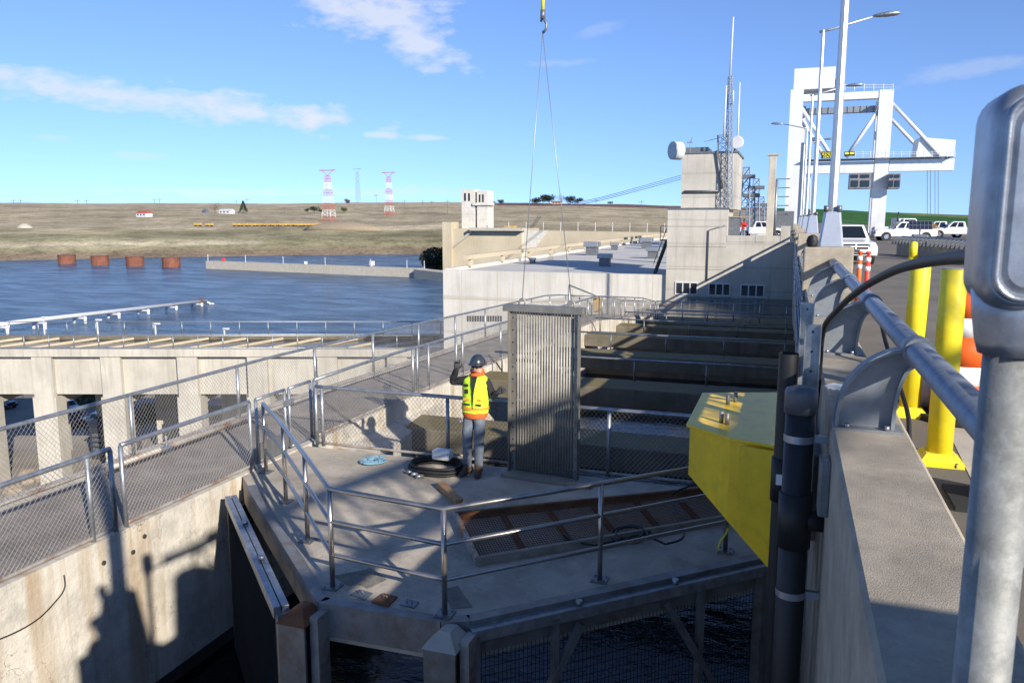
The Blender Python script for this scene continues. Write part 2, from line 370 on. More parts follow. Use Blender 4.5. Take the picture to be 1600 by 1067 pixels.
def interp(x, tab):
    if x <= tab[0][0]: return tab[0][1]
    for (a, u), (b, v) in zip(tab, tab[1:]):
        if x <= b: return u+(v-u)*(x-a)/(b-a)
    return tab[-1][1]
SKYL = [(-900, 314), (0, 318), (400, 319), (700, 317), (900, 319), (1050, 322), (1250, 327), (1500, 336), (2300, 345)]
R0, R1 = 680., 3300.
def terrain_h(px, r):
    d = ray(px, 400); d = d/math.hypot(d.x, d.y)
    t = ray(px, interp(px, SKYL)); H = EYE+R1*t.z/math.hypot(t.x, t.y)
    s = (r-R0)/(R1-R0)
    g = interp(s, [(-.1, -.05), (0, 0), (.012, .07), (.03, .15), (.06, .19), (.14, .27), (.28, .45), (.5, .68), (.75, .88), (1, 1), (1.3, .98)])
    h = WATER+(H-WATER)*g
    p = d*r
    return h+(mn.noise(Vector((p.x/260, p.y/260, 3)))*4+mn.noise(Vector((p.x/70, p.y/70, 1)))*1.3)*min(1, max(0, s*12))*(1 if s < .8 else max(0., 1-(s-.8)*5)), p
def terrain_c(px, r, p):
    s = (r-R0)/(R1-R0); n = mn.noise(Vector((p.x/120, p.y/120, 0)))
    c = Vector((.34, .285, .19))
    if s < .06: c = Vector((.255, .23, .135))
    if s < .012: c = Vector((.2, .155, .105))
    if .014 < s < .024 and n > -.15: c = Vector((.40, .34, .24))
    if .085 < s < .1 and n > -.05: c = Vector((.44, .37, .26))
    if .06 < s < .085: c = Vector((.30, .255, .145)) if n < .1 else Vector((.38, .32, .2))
    if s > .45: c = Vector((.37, .305, .21))
    if s > .82 and 90 < px < 330: c = Vector((.05, .085, .03))
    if s > .8 and px < 70: c = Vector((.15, .09, .07))
    if px > 770 and .5 < s < .8: c = Vector((.15, .085, .065))
    if px > 760 and s >= .8: c = Vector((.075, .115, .035))
    if px > 1200 and s > .1: c = Vector((.035, .105, .025)) if s < .6 or px < 1420-(s-.6)*200 else Vector((.13, .16, .05))
    if px > 1200 and s <= .1: c = Vector((.17, .15, .12))
    return c*(1.06+.3*n)
def build_terrain():
    cols = [-900+14*i for i in range(230)]
    rows = [R0*(R1*1.25/R0)**(j/70) for j in range(71)]
    vs, cs, fs = [], [], []
    for px in cols:
        for r in rows:
            h, p = terrain_h(px, r); vs.append((p.x, p.y, h)); cs.append(terrain_c(px, r, p))
    n = len(rows)
    for i in range(len(cols)-1):
        for j in range(n-1): fs.append((i*n+j, (i+1)*n+j, (i+1)*n+j+1, i*n+j+1))
    me = bpy.data.meshes.new('hills'); me.from_pydata(vs, [], fs); me.polygons.foreach_set('use_smooth', [True]*len(fs))
    at = me.color_attributes.new('field', 'FLOAT_COLOR', 'POINT')
    for i, c in enumerate(cs): at.data[i].color = (*c, 1)
    m = bpy.data.materials.new('hillside'); m.use_nodes = True; nt = m.node_tree; L = nt.links.new; b = nt.nodes['Principled BSDF']; b.inputs['Roughness'].default_value = 1; b.inputs['Specular IOR Level'].default_value = .1
    a = nt.nodes.new('ShaderNodeAttribute'); a.attribute_name = 'field'; g = nt.nodes.new('ShaderNodeNewGeometry')
    c = a.outputs['Color']
    for s, lo, hi, k in ((.012, .4, .62, .36), (.05, .46, .62, .42), (.3, .5, .62, .45), (.9, .5, .62, .4)):
        n = nt.nodes.new('ShaderNodeTexNoise'); n.inputs['Scale'].default_value = s; n.inputs['Detail'].default_value = 6; n.inputs['Roughness'].default_value = .7; L(g.outputs['Position'], n.inputs[0])
        r = nt.nodes.new('ShaderNodeMapRange'); r.inputs[1].default_value = lo; r.inputs[2].default_value = hi; r.inputs[3].default_value = 1.12; r.inputs[4].default_value = 1.12-k; L(n.outputs[0], r.inputs[0])
        x = nt.nodes.new('ShaderNodeVectorMath'); x.operation = 'SCALE'; L(c, x.inputs[0]); L(r.outputs[0], x.inputs['Scale']); c = x.outputs[0]
    L(c, b.inputs['Base Color']); me.materials.append(m)
    o = bpy.data.objects.new('hills', me); col.objects.link(o); tag(o, 'dry sage and field hills across the river', kind='structure')
build_terrain()
def ground_at(px, py):          # where a photo pixel meets the far hillside
    best = None
    for k in range(400):
        r = R0+2+(R1*1.1-R0)*k/400; h, p = terrain_h(px, r)
        d = ray(px, py); z = EYE+d.z/math.hypot(d.x, d.y)*r
        if h >= z: return Vector((p.x, p.y, h)), r
    h, p = terrain_h(px, R1); return Vector((p.x, p.y, h)), R1

q = MB(); q.add([BP(-2600, 60, WATER), BP(900, 60, WATER), BP(900, 2600, WATER), BP(-2600, 2600, WATER)], [(0, 1, 2, 3)])
q.build('river', 'river', kind='structure', label='wide blue river with wind ripples below the dam')
q = MB(); q.add([BP(-300, -60, LOW), BP(40, -60, LOW), BP(40, 150, LOW), BP(-300, 150, LOW), BP(40, 160, WATER-1), BP(-300, 160, WATER-1)], [(0, 1, 2, 3), (3, 2, 4, 5)])
q.build('parking_ground', 'parking', kind='structure', label='dark asphalt yard far below the ladder walls')
q = MB()
for l0, l1, d0, d1 in ((-75, -38, 121, 131), (-44, -18, 104, 109), (-31, -10, 111, 118)):
    q.hexa([BP(l0, d0, LOW), BP(l1, d0, LOW), BP(l1, d1, LOW), BP(l0, d1, LOW)], [BP(l0+.5, d0+1, LOW+.35), BP(l1-.5, d0+1, LOW+.35), BP(l1-.5, d1-1, LOW+1.1), BP(l0+.5, d1-1, LOW+1.1)])
q.build('lawn', 'grass', kind='structure', label='dry grass verges beside the lower yard')
q = MB(); q.box(WX, PL, -12, 65, BAY-.1, BAY); q.build('ladder_water', 'bay_water', kind='structure', label='dark still water in the fish ladder bays')

# dam and road
q = MB(); q.box(PL, 24, -14, 430, -27, ROAD-.06); q.build('dam_wall', 'concrete_parapet', kind='structure', label='concrete dam wall under the road deck')
q = MB(); q.box(PR+.003, 24, -14, 430, ROAD-.06, ROAD); q.build('road', 'asphalt', kind='structure', label='grey brown asphalt road deck on top of the dam')
q = MB()
for a, b in (((1395, 397), (1470, 410)), ):
    A, B = onz(*a, ROAD+.004), onz(*b, ROAD+.004); w = Vector((.0, .35, 0)); q.add([A-w, B-w, B+w, A+w], [(0, 1, 2, 3)])
q.build('road_line', 'road_yellow', kind='structure', label='worn yellow painted line across the road deck')
q = MB(); q.add([(1.35, 5.2, ROAD+.004), (2.1, 5.2, ROAD+.004), (2.2, 9.2, ROAD+.004), (1.6, 9.4, ROAD+.004)], [(0, 1, 2, 3)])
q.build('concrete_strip', 'concrete', kind='structure', label='pale concrete strip on the road deck by the bollards')

# parapet with lamp pilasters
PIL = [-.2, 18.3, 35.3, 52.3, 69.3, 86.3, 103.3]
q = MB(); yy = -14.
for p in PIL+[430]:
    q.prism([(PL-.003, ROAD-.06), (PR, ROAD-.06), (PR, PT-.03), (PR-.03, PT), (PL+.02, PT), (PL-.003, PT-.02)], 'y', yy, p+.002)
    yy = p+(1.0 if p > 1 else .6)
par = q.build('parapet_wall', 'concrete_parapet', label='long low concrete parapet wall with worn edges beside the road', cat='wall')
for k, p in enumerate(PIL):
    x0, y1 = (PL-.06, p+1.) if p > 1 else (PL+.01, p+.6)
    q = MB(); q.box(x0, 1.28, p, y1, ROAD-.05, 3.2)
    q.build('pilaster', 'concrete_parapet', par, bevel=.03)
def blob(cx, cy, z, rx, ry, n=40):
    return [(cx+rx*math.cos(t)*(1+.55*mn.noise(Vector((math.cos(t)*3+cx, math.sin(t)*3+cy, 5)))), cy+ry*math.sin(t)*(1+.6*mn.noise(Vector((math.cos(t)*4, math.sin(t)*4+cy, 8)))), z) for t in [2*math.pi*i/n for i in range(n)]]
q = MB(); q.add(blob(.47, 7.6, PT+.002, .1, .16), [tuple(range(40))]); q.build('paint_smear', 'tarp_white', par)

# platform
q = MB(); POLY = [(-7.55, 9.45), (-7.2, 9.12), (-4.28, 6.43), (-2.97, 6.47), (-2.72, 6.58), (-.13, 9.0), (.345, 9.4), (.345, 11.15), (-7.55, 11.15)]
q.prism(POLY, 'z', -.4, 0.); plat = q.build('platform', 'concrete_deck', kind='structure', label='concrete deck slab where the worker stands')
q = MB()
for a, b in zip(POLY[1:5], POLY[2:6]):
    a, b = Vector((*a, 0)), Vector((*b, 0)); n = (b-a).normalized().cross(Vector((0, 0, 1)))
    q.hexa([a+n*.004-Vector((0, 0, .34)), b+n*.004-Vector((0, 0, .34)), b+n*.03-Vector((0, 0, .34)), a+n*.03-Vector((0, 0, .34))], [a-n*.1+Vector((0, 0, .006)), b-n*.1+Vector((0, 0, .006)), b+n*.03+Vector((0, 0, .006)), a+n*.03+Vector((0, 0, .006))])
q.build('edge_plate', 'steel_grey', plat)
def flatpatch(name, pts, z, m, parent, h=.012):
    q = MB(); q.hexa([(*p, z) for p in pts], [(*p, z+h) for p in pts]); return q.build(name, m, parent)
for name, px, m, h in (('rough_patch', ((545, 908), (585, 890), (605, 906), (575, 920)), 'concrete_patch', .005), ('rough_patch', ((520, 900), (580, 888), (600, 905), (545, 915)), 'concrete_patch', .004),
                       ('rough_patch', ((690, 922), (715, 915), (738, 948), (706, 952)), 'concrete_patch', .004), ('hatch_plate', ((547, 930), (563, 922), (583, 928), (570, 938)), 'galv_dark', .012),
                       ('hatch_plate', ((581, 942), (600, 929), (621, 934), (606, 949)), 'rust', .02), ('hatch_plate', ((624, 945), (636, 937), (655, 941), (647, 951)), 'galv_dark', .012)):
    flatpatch(name, [tuple(onz(*p, 0))[:2] for p in px], .001+.001*random.random(), m, plat, h)
for c in ((564, 930), (602, 938), (640, 944)):
    p = onz(*c, 0); q = MB(); q.tube([p+Vector((-.03, 0, .015)), p+Vector((-.02, 0, .05)), p+Vector((.02, 0, .05)), p+Vector((.03, 0, .015))], .006, 6); q.build('hatch_ring', 'galv_dark', plat)

# ladder wall carrying the walkway
q = MB()
ys = [-10, 5, 8.3, 14, 33, 44, 49, 64.9]
prof = [(y, walk_z(y)) for y in ys]
for (a, za), (b, zb) in zip(prof, prof[1:]):
    q.hexa([(WF-.3, a, -26), (WX, a, -26), (WX, b, -26), (WF-.3, b, -26)], [(WF-.3, a, za), (WX, a, za), (WX, b, zb), (WF-.3, b, zb)])
lw = q.build('ladder_wall', 'concrete_wall', label='thick stained concrete ladder wall carrying the fenced walkway', cat='wall', fix=False)
q = MB()
for (a, za), (b, zb) in zip(prof, prof[1:]): q.add([(WF+.12, a, za+.006), (WX-.14, a, za+.006), (WX-.14, b, zb+.006), (WF+.12, b, zb+.006)], [(0, 1, 2, 3)])
q.build('walkway', 'walk', kind='structure', label='grey brown gritty walkway between the chain link fences')
for y, z in ((6.9, -.28), (7.35, -.33), (7.55, -.2)):
    q = MB(); q.tube([(WX, y, z), (WX+.015, y, z)], .03, 10); q.build('form_tie_hole', 'dark_wet', lw)
# waterline growth at the foot of the wall
q = MB(); q.box(WX, WX+.012, -10, 9.3, BAY-.1, BAY+.18); q.build('algae_band', 'dark_wet', lw)
q = MB(); q.box(WX-.02, WX+.12, 9.3, 9.55, -3, -.4); q.build('gate_guide', 'dark_wet', lw)
# inner ledge behind the platform
q = MB(); q.hexa([(WX, 11.4, -2.5), (WX+.9, 11.4, -2.5), (WX+.5, 14.0, -2.5), (WX, 16.5, -2.5)], [(WX, 11.4, -.3), (WX+.9, 11.4, -.5), (WX+.5, 14.0, -.5), (WX, 16.5, -.45)])
q.build('ledge', 'concrete_wall', lw)

# weirs across the ladder
WEIR = [(14.3, -.45), (18.8, -.3), (24.3, -.45), (30.6, -.77), (36.8, -1.2), (42.8, -1.75)]
ORD = ['closest to the platform', 'second from the platform', 'third from the platform', 'fourth from the platform', 'fifth from the platform', 'farthest from the platform, before the cross walk']
for k, (y, z) in enumerate(WEIR):
    q = MB(); q.box(WX+.002, PL-.002, y, y+1.15, z-.46, z)
    w = q.build('weir_beam', 'concrete_moss', label='mossy concrete weir beam of the fish ladder, '+ORD[k], cat='beam', group='weir beams of the fish ladder', bevel=.03)
    q = MB(); q.box(WX+.003, PL-.003, y+.35, y+.75, BAY-.5, BAY+.25); q.build('baffle_wall', 'concrete_moss', w)
    if k:
        e = empty('weir_rail', (-3.6, y+1.05, z), 'low pipe rail on the mossy weir beam '+ORD[k], 'railing', 'pipe rails on the weir beams')
        q = MB(); q.tube([(WX+.2, y+1.05, z+.55), (PL-.1, y+1.05, z+.55)], .03, 8); q.build('rail', 'galv', e)
        for i in range(5):
            x = WX+.4+i*1.8; q = MB(); q.tube([(x, y+1.05, z), (x, y+1.05, z+.55)], .024, 6); q.build('post', 'galv_dark', e)
# far cross walk in front of the building
q = MB(); q.box(WX+.002, PL-.004, 48.6, 50.4, -3.6, -2.3); q.box(WX+.003, PL-.005, 50.4, 64.98, -7, -3.2)
q.build('cross_walk', 'concrete_moss', label='stained concrete cross walk at the far end of the ladder', cat='walkway')
# ================================================================== BUILDINGS
def P(x, y, Y): return ony(x, y, Y)
# --- control building
YB = 65.
e = empty('control_building', (-4.5, YB, -20), 'tall plain concrete building with three window groups at the ladder end', 'building')
q = MB(); q.box(-9.4, -4.75, YB, 71, -20, 4.55); q.build('wall', 'concrete_building', e)
q = MB(); q.box(-4.75, PL-.004, YB+.004, 80, -20, 2.0); q.build('wall', 'concrete_building', e)
q = MB(); q.box(-4.75, PL-.5, YB-.02, YB+.3, 2.0, 2.5); q.box(-2.6, -1.9, YB-.05, YB+.33, 2.0, 2.52); q.box(-.75, -.05, YB-.05, YB+.4, 2.0, 3.25); q.build('roof_parapet', 'concrete_building', e, bevel=.02)
q = MB(); q.box(-8.55, -4.3, 66.2, 74, 4.55, 8.95); q.build('wall', 'concrete_building', e)
q = MB(); q.box(-8.65, -4.2, 66.1, 74.1, 8.95, 9.08); rf = q.build('roof', 'galv_dark', e)
q = MB(); q.box(-9.5, -4.65, YB-.08, 71.1, 4.55, 4.66); q.build('roof', 'galv_dark', e)
q = MB(); q.box(-8.4, -6.6, 67, 70, 9.08, 9.5); q.build('roof_hatch', 'galv_dark', rf, bevel=.05)
for x0, x1, x2 in ((1055, 1090, 440), (1107, 1141, 442), (1157, 1194, 444)):
    a, b = P(x0, x2, YB), P(x1, x2+21, YB); w = MB(); fx0, fx1, z1, z0 = a.x, b.x, a.z, b.z
    t = .09
    w.box(fx0, fx1, YB-.07, YB+.02, z1-t, z1); w.box(fx0, fx1, YB-.07, YB+.02, z0, z0+t)
    for i in range(4):
        xx = fx0+(fx1-fx0-t)*i/3; w.box(xx, xx+t, YB-.068, YB+.018, z0+t, z1-t)
    wo = w.build('window', 'white_paint', e)
    for i in range(3):
        xx = fx0+(fx1-fx0-t)*i/3+t; g = MB(); g.box(xx, xx+(fx1-fx0-t)/3-t, YB-.035, YB-.015, z0+t, z1-t); g.build('pane', 'glass_dark', wo)
for z in (-3.2, -.2, 1.6, 3.2):
    q = MB(); q.box(-9.39, -4.76, YB-.006, YB+.002, z-.02, z+.02); q.build('lift_joint', 'concrete_patch', e)
q = MB(); q.tube([P(1138, 237, 66.1)+Vector((-.9, 0, .1)), Vector((-5.35, 66.1, 6.2)), Vector((-5.6, 66.1, 5.95)), Vector((-8.3, 66.1, 5.95))], .11, 8); q.build('drain_pipe', 'galv_dark', e)
q = MB(); q.tube([(-6.15, YB-.08, -1.1), (-6.15, YB-.08, 2.9), (-4.9, YB-.08, 3.3)], .05, 6); q.build('conduit', 'galv_dark', e)
q = MB()
q.box(-4.75, -3.9, YB+1.2, YB+2.5, 2.0, 3.9); q.build('roof_cabinet', 'galv_dark', e); q = MB(); q.box(-4.7, -3.1, YB+1.1, YB+3, 3.9, 4.0); q.build('canopy', 'wood_weathered', e)

def lattice(mb, base, top, w0, w1, n, r, legs=4, mats=None, brace=None):
    base, top = Vector(base), Vector(top); br = brace or r*.6
    def c(t, k):
        w = w0+(w1-w0)*t; p = base+(top-base)*t
        if legs == 4: s = ((-1, -1), (1, -1), (1, 1), (-1, 1))[k % 4]
        else: a = 2*math.pi*k/3+.5; s = (math.cos(a), math.sin(a))
        return p+Vector((s[0]*w/2, s[1]*w/2, 0))
    for i in range(n):
        t0, t1 = i/n, (i+1)/n; mi = mats(t0) if mats else 0
        for k in range(legs):
            mb.tube([c(t0, k), c(t1, k)], r, 4, mi=mi); mb.tube([c(t0, k), c(t1, k+1)], br, 3, mi=mi); mb.tube([c(t0, k+1), c(t1, k)], br, 3, mi=mi); mb.tube([c(t1, k), c(t1, k+1)], br, 3, mi=mi)
# antenna masts and dishes on the building
a = P(1137, 325, 65.6)
q = MB(); lattice(q, (a.x, 65.75, 4.67), P(1141, 120, 65.75), .75, .35, 16, .035, 3); m = q.build('antenna_mast', 'tower_steel', label='slender lattice antenna mast on the concrete building roof', cat='mast')
q = MB(); q.tube([P(1141, 118, 65.75), P(1146, 27, 65.75)], [.07, .05], 6); q.build('whip', 'white_paint', m)
q = MB(); q.tube([P(1131, 215, 65.5), P(1135, 134, 65.5)], [.07, .06], 6); q.build('whip', 'white_paint', m)
q = MB(); q.tube([P(1131, 215, 65.5), P(1137, 213, 65.7)], .03, 5); q.tube([P(1145, 162, 65.5), P(1140, 163, 65.7)], .03, 5); q.build('standoff', 'galv_dark', m)
q = MB(); q.tube([P(1145, 164, 65.5), P(1146, 142, 65.5)], .05, 6); q.build('whip', 'white_paint', m)
q = MB(); q.tube([(P(1152, 235, 67).x, 67, 9.05), P(1156, 129, 67)], [.07, .05], 6); q.build('whip_antenna', 'white_paint', label='single white whip antenna beside the round white dish', cat='antenna')
def dish(c, d, r, deep, label, legto):
    c, d = Vector(c), Vector(d).normalized(); e = empty('dish_antenna', c, label, 'antenna')
    q = MB(); q.tube([c, c+d*.02, c+d*deep], [r*.92, r, r], 24); q.build('drum', 'white_paint', e)
    q = MB(); q.tube([c+d*deep, c+d*(deep+.04)], [r*.97, r*.9], 24); q.build('cover', 'galv' if deep > .3 else 'white_paint', e)
    q = MB(); q.tube([c, Vector(legto)], .08, 8); q.build('mount', 'galv_dark', e)
dish(P(1063, 236, 66.5), Vector((-.85, -.75, 0)), .72, .75, 'deep white drum antenna on the building corner', (-8.5, 66.6, 8.6))
dish(P(1152, 223, 66.6), Vector((-.15, -1, 0)), .52, .12, 'flat round white dish antenna at the roof edge', (-4.6, 66.9, 9.05))
q = MB(); a = P(1078, 237, 67); q.tube([(a.x, 67, 9.05), (a.x, 67, 10.1)], .03, 5); q.tube([(a.x-.25, 67, 9.9), (a.x+.2, 67, 9.9)], .03, 5); q.tube([(a.x+.05, 67, 9.9), (a.x+.15, 67, 10.3)], .03, 5)
q.build('wind_vane', 'galv_dark', label='small dark weather vane on the roof hatch', cat='weather vane')
q = MB(); lattice(q, P(1130, 237, 66.4), P(1130, 212, 66.4), .8, .8, 2, .04, 4); q.tube([P(1100, 222, 66.4), P(1130, 214, 66.4)], .02, 4); q.build('roof_frame', 'tower_steel', label='short steel lattice frame at the roof edge by the mast', cat='frame')

# --- powerhouse
e = empty('powerhouse', (-20, YB, -26), 'long low pale powerhouse with flat grey roof along the dam', 'building')
zt = -.72
q = MB(); q.box(-29.3, -9.402, YB+.3, 425, -26, zt-.25); q.build('wall', 'concrete_pale', e)
q = MB(); q.box(-29.3, -9.402, YB+.3, YB+.75, zt-.25, zt); q.box(-29.3, -28.8, YB+.75, 425, zt-.25, zt+.12); q.build('roof_curb', 'concrete_pale', e)
q = MB(); q.box(-28.8, -9.402, YB+.75, 425, zt-.25, zt-.22); q.build('roof', 'roof_grey', e)
q = MB(); q.box(-29.32, -9.402, YB+.285, YB+.302, P(690, 466, YB).z-.06, P(690, 466, YB).z+.04); q.build('string_course', 'concrete_tan', e)
for i in range(6):
    x = -27.5+i*3.4; q = MB(); q.box(x-.02, x+.02, YB+.292, YB+.301, -12, zt-.02); q.build('wall_joint', 'concrete_tan', e)
for i in range(14):
    a = P(728+i*4.0, 494, YB); q = MB(); q.box(a.x, a.x+.14, YB+.26, YB+.31, a.z-.5, a.z); q.build('vent_slot', 'black_trim', e)
for i, (px, py, dy, s) in enumerate( ((945, 416, 95, 1.), (1020, 404, 125, 1.1), (832, 412, 85, .5), (925, 399, 128, 1.4), (1010, 389, 170, 1.4), (960, 391, 160, .9))):
    d = ray(px, py); t = (zt-.22-EYE)/d.z; c = O+d*t
    g = empty('roof_vent', c, ['hooded metal roof vent at the middle of the powerhouse roof', 'hooded metal roof vent beside the black stair', 'smallest metal roof vent near the roof edge', 'wide low metal roof vent behind the middle one', 'wide metal roof vent far along the powerhouse roof', 'small far metal roof vent near the edge beam'][i], 'vent', 'vents on the powerhouse roof')
    q = MB(); q.box(c.x-.5*s, c.x+.5*s, c.y-.5*s, c.y+.5*s, c.z, c.z+.8*s); q.build('curb_box', 'galv_dark', g)
    q = MB(); q.box(c.x-.68*s, c.x+.68*s, c.y-.68*s, c.y+.68*s, c.z+.8*s, c.z+1.25*s); q.build('hood', 'galv', g, bevel=.06)
q = MB()
for k in range(34):
    y = 70+k*9.; q.box(-28.75, -28.45, y, y+.4, zt+.1, zt+.75)
e2 = empty('roof_edge_beam', (-28.6, 70, zt), 'long pale beam on short posts along the powerhouse roof edge', 'beam')
q.build('post', 'concrete_tan', e2); q = MB(); q.box(-28.85, -28.35, 69, 370, zt+.752, zt+1.15); q.build('beam', 'concrete_tan', e2)
# black outside stair at the building corner
e = empty('steel_stair', (-9.9, 66.5, -1), 'black steel stair against the corner of the concrete building', 'stair')
q = MB()
for s in (0, .7): q.bar((-10.6, 66+s, -.9), (-9.6, 66+s, 2.0), .06, .2)
q.build('stringer', 'black_trim', e)
for k in range(12):
    t = (k+.5)/12; q = MB(); q.box(-10.6+t-.13, -10.6+t+.13, 66, 66.7, -.9+2.9*t, -.86+2.9*t); q.build('tread', 'black_trim', e)
q = MB(); q.box(-10.1, -9.41, 65.9, 66.8, 2.0, 2.1)
for x in (-10.08, -9.5): q.tube([(x, 65.95, 2.1), (x, 65.95, 3.2)], .03, 5)
q.tube([(-10.08, 65.95, 3.2), (-9.45, 65.95, 3.2)], .03, 5); q.tube([(-10.08, 65.95, 2.7), (-9.45, 65.95, 2.7)], .03, 5); q.tube([(-10.6, 65.97, .1), (-9.6, 65.97, 3.0)], .03, 5)
q.build('landing', 'black_trim', e)

# --- lock works far beyond the powerhouse
YL = 390.
def fbox(mb, x0, x1, y0, y1, Y, deep):
    a, b = P(x0, y0, Y), P(x1, y1, Y); mb.box(min(a.x, b.x), max(a.x, b.x), Y, Y+deep, min(a.z, b.z), max(a.z, b.z)); return mb
e = empty('lock_abutment', P(750, 412, YL), 'tan concrete lock abutment block standing in the river', 'abutment')
q = MB(); fbox(q, 693, 815, 357, 440, YL, 30); q.build('wall', 'concrete_tan', e)
q = MB(); fbox(q, 691, 706, 347, 436, YL-2, 10); q.build('buttress', 'concrete_tan', e)
q = MB(); fbox(q, 733, 816, 356, 361, YL-4, 5); q.build('cornice', 'concrete', e)
q = MB(); q.bar(P(695, 396, YL-1), P(738, 361, YL-1), 1.2, 1.0); q.build('stair_flight', 'concrete', e)
e = empty('lock_tower', P(741, 357, YL), 'twin shaft concrete tower with slot windows above the abutment', 'tower')
for x0, x1, y0 in ((721, 742, 296), (745, 762, 298)):
    q = MB(); fbox(q, x0, x1, y0, 358, YL+6, 9); q.build('shaft', 'concrete_pale', e)
    for i in (0, 1):
        w = x1-x0; q = MB(); fbox(q, x0+w*(.2+.3*i), x0+w*(.33+.3*i), y0+6, y0+18, YL+5.8, .4); q.build('slot_window', 'black_trim', e)
q = MB(); fbox(q, 738, 764, 317, 321, YL+5, 8); q.build('link_slab', 'concrete_pale', e)
q = MB(); a = [P(815, 360, YL+2), P(1060, 364, YL+2), P(1060, 420, YL+2), P(815, 420, YL+2)]; q.hexa([a[3], a[2], a[2]+Vector((0, 8, 0)), a[3]+Vector((0, 8, 0))], [a[0], a[1], a[1]+Vector((0, 8, 0)), a[0]+Vector((0, 8, 0))])
lk = q.build('lock_wall', 'concrete_tan', label='long tan concrete lock wall behind the powerhouse roof', cat='wall')
q = MB(); b = [P(815, 360, YL+1.6), P(856, 361, YL+1.6), P(818, 412, YL+1.6), P(815, 412, YL+1.6)]; q.add([*b, *[p+Vector((0, .4, 0)) for p in b]], [(0, 1, 2, 3), (0, 4, 5, 1), (1, 5, 6, 2)]); q.build('sloped_buttress', 'concrete_pale', lk)
for i in range(11):
    a = P(768+i*27, 360+.35*i, YL+3); q = MB(); q.tube([a, a+Vector((0, 0, 4.5))], .16, 5)
    q.build('wall_light', 'white_paint', label='thin pole standing along the top of the tan lock wall', cat='pole', group='poles along the lock wall')
q = MB(); fbox(q, 788, 803, 353, 357, YL+3, 5); q.build('equipment_box', 'train', label='small tan equipment box on top of the lock abutment', cat='box')
# guide wall in the river
A, B = onz(322, 420, WATER), onz(652, 434, WATER); C = onz(700, 440, WATER)
u = (B-A).normalized(); nn = Vector((-u.y, u.x, 0)); q = MB()
zh = A.z+4.6; D = Vector((0, 0, 1))
q.hexa([A, B, B+nn*6, A+nn*6], [Vector((*A[:2], zh)), Vector((*B[:2], zh)), Vector((*(B+nn*6)[:2], zh)), Vector((*(A+nn*6)[:2], zh))])
gw = q.build('guide_wall', 'concrete', label='long low concrete guide wall rising out of the river', cat='wall')
q = MB(); q.hexa([B-nn*3, C-nn*3, C+nn*6, B+nn*6], [p+D*4.4 for p in (B-nn*3, C-nn*3, C+nn*6, B+nn*6)]); q.build('end_block', 'concrete', gw)
for i, px in enumerate((324, 391, 454, 520, 587, 637, 660)):
    t = (px-322)/(652-322); p = A+(B-A)*t+D*4.6+nn*1; q = MB(); q.tube([p, p+D*4.2], .16, 5); q.build('light_pole', 'white_paint', label='thin white light pole on the river guide wall, '+['at its free end', 'second from its free end', 'third from its free end', 'fourth from its free end', 'fifth from its free end', 'sixth from its free end', 'closest to the lock abutment'][i], cat='pole', group='light poles on the guide wall')
for px, s, mm, nm, lb in ((350, 1.6, 'red_orange', 'marker_board', 'small red marker board on the end of the guide wall'), (587, 2.4, 'white_paint', 'control_cabinet', 'white control cabinet on the guide wall'), (488, 1.3, 'white_plastic', 'mooring_box', 'small pale mooring box on the guide wall')):
    t = (px-322)/(652-322); p = A+(B-A)*t+D*4.55+nn*2; q = MB(); q.box(p.x-s*.6, p.x+s*.6, p.y-.4, p.y+.4, p.z+.3*s, p.z+s*1.3); q.tube([p, p+D*s*.4], .2, 5); q.build(nm, mm, label=lb, cat='marker' if 'red' in lb else 'box', bevel=.05)
BUSH = onz(668, 428, WATER)+D*4+Vector((0, 14, 0))
# sheet-pile cells
for i, px in enumerate((93, 145, 200, 257)):
    a = onz(px, 413+i*1.7, WATER); e = empty('sheet_pile_cell', a, 'rusty round sheet pile mooring cell, '+['farthest from the guide wall', 'third from the guide wall', 'second from the guide wall', 'closest to the guide wall'][i], 'mooring cell', 'mooring cells in the river')
    q = MB(); n = 40; q.loft([[(a.x+5.3*(1+.02*(k % 2))*math.cos(2*math.pi*k/n), a.y+6+5.3*(1+.02*(k % 2))*math.sin(2*math.pi*k/n), z) for k in range(n)] for z in (WATER-1, WATER+5.6)], smooth=False); q.build('shell', 'rust_cell', e)
    q = MB(); q.tube([(a.x, a.y+6, WATER+5.6), (a.x, a.y+6, WATER+6.0)], 5.55, 24); q.build('cap_ring', 'rust_cell', e)
# fish outfall pipeline
XP = -193.
e = empty('outfall_pipe', (XP, 200, WATER), 'long white outfall pipe on paired legs over the river', 'pipeline')
y0, y1 = 95., onx(322, 470, XP).y; z0 = WATER+4.6; z1 = onx(322, 470, XP).z
def zp(y): return onx(322, 470, XP).z+(y1-y)*.018
q = MB(); q.tube([(XP, y0, zp(y0)), (XP, y1, zp(y1))], .62, 14); q.build('pipe', 'white_paint', e)
for px in (3, 62, 125, 178, 224, 268, 308):
    y = onx(px, 518-.135*px, XP).y
    for dx in (-2.2, 2.0):
        q = MB(); q.tube([(XP+dx, y, WATER-1), (XP+dx, y, zp(y)-.3 if dx > 0 else zp(y)-1.0)], .42, 10); q.build('leg', 'white_paint', e)
    q = MB(); q.box(XP-2.6, XP+2.4, y-.3, y+.3, zp(y)-1.0, zp(y)-.55); q.build('cross_head', 'white_paint', e)
q = MB(); q.box(XP-.8, XP+.8, y1-3.2, y1-2.2, z1-.8, z1+.9); q.build('end_collar', 'rust', e)
q = MB(); q.tube([(XP, y1, z1-.1), (XP+.1, y1+1.6, z1-1.), (XP+.2, y1+2.6, z1-2.4), (XP+.3, y1+3.2, WATER)], [.25, .35, .5, .8], 8); q.build('water_jet', 'tarp_white', label='white jet of water falling from the outfall pipe end', cat='water jet')
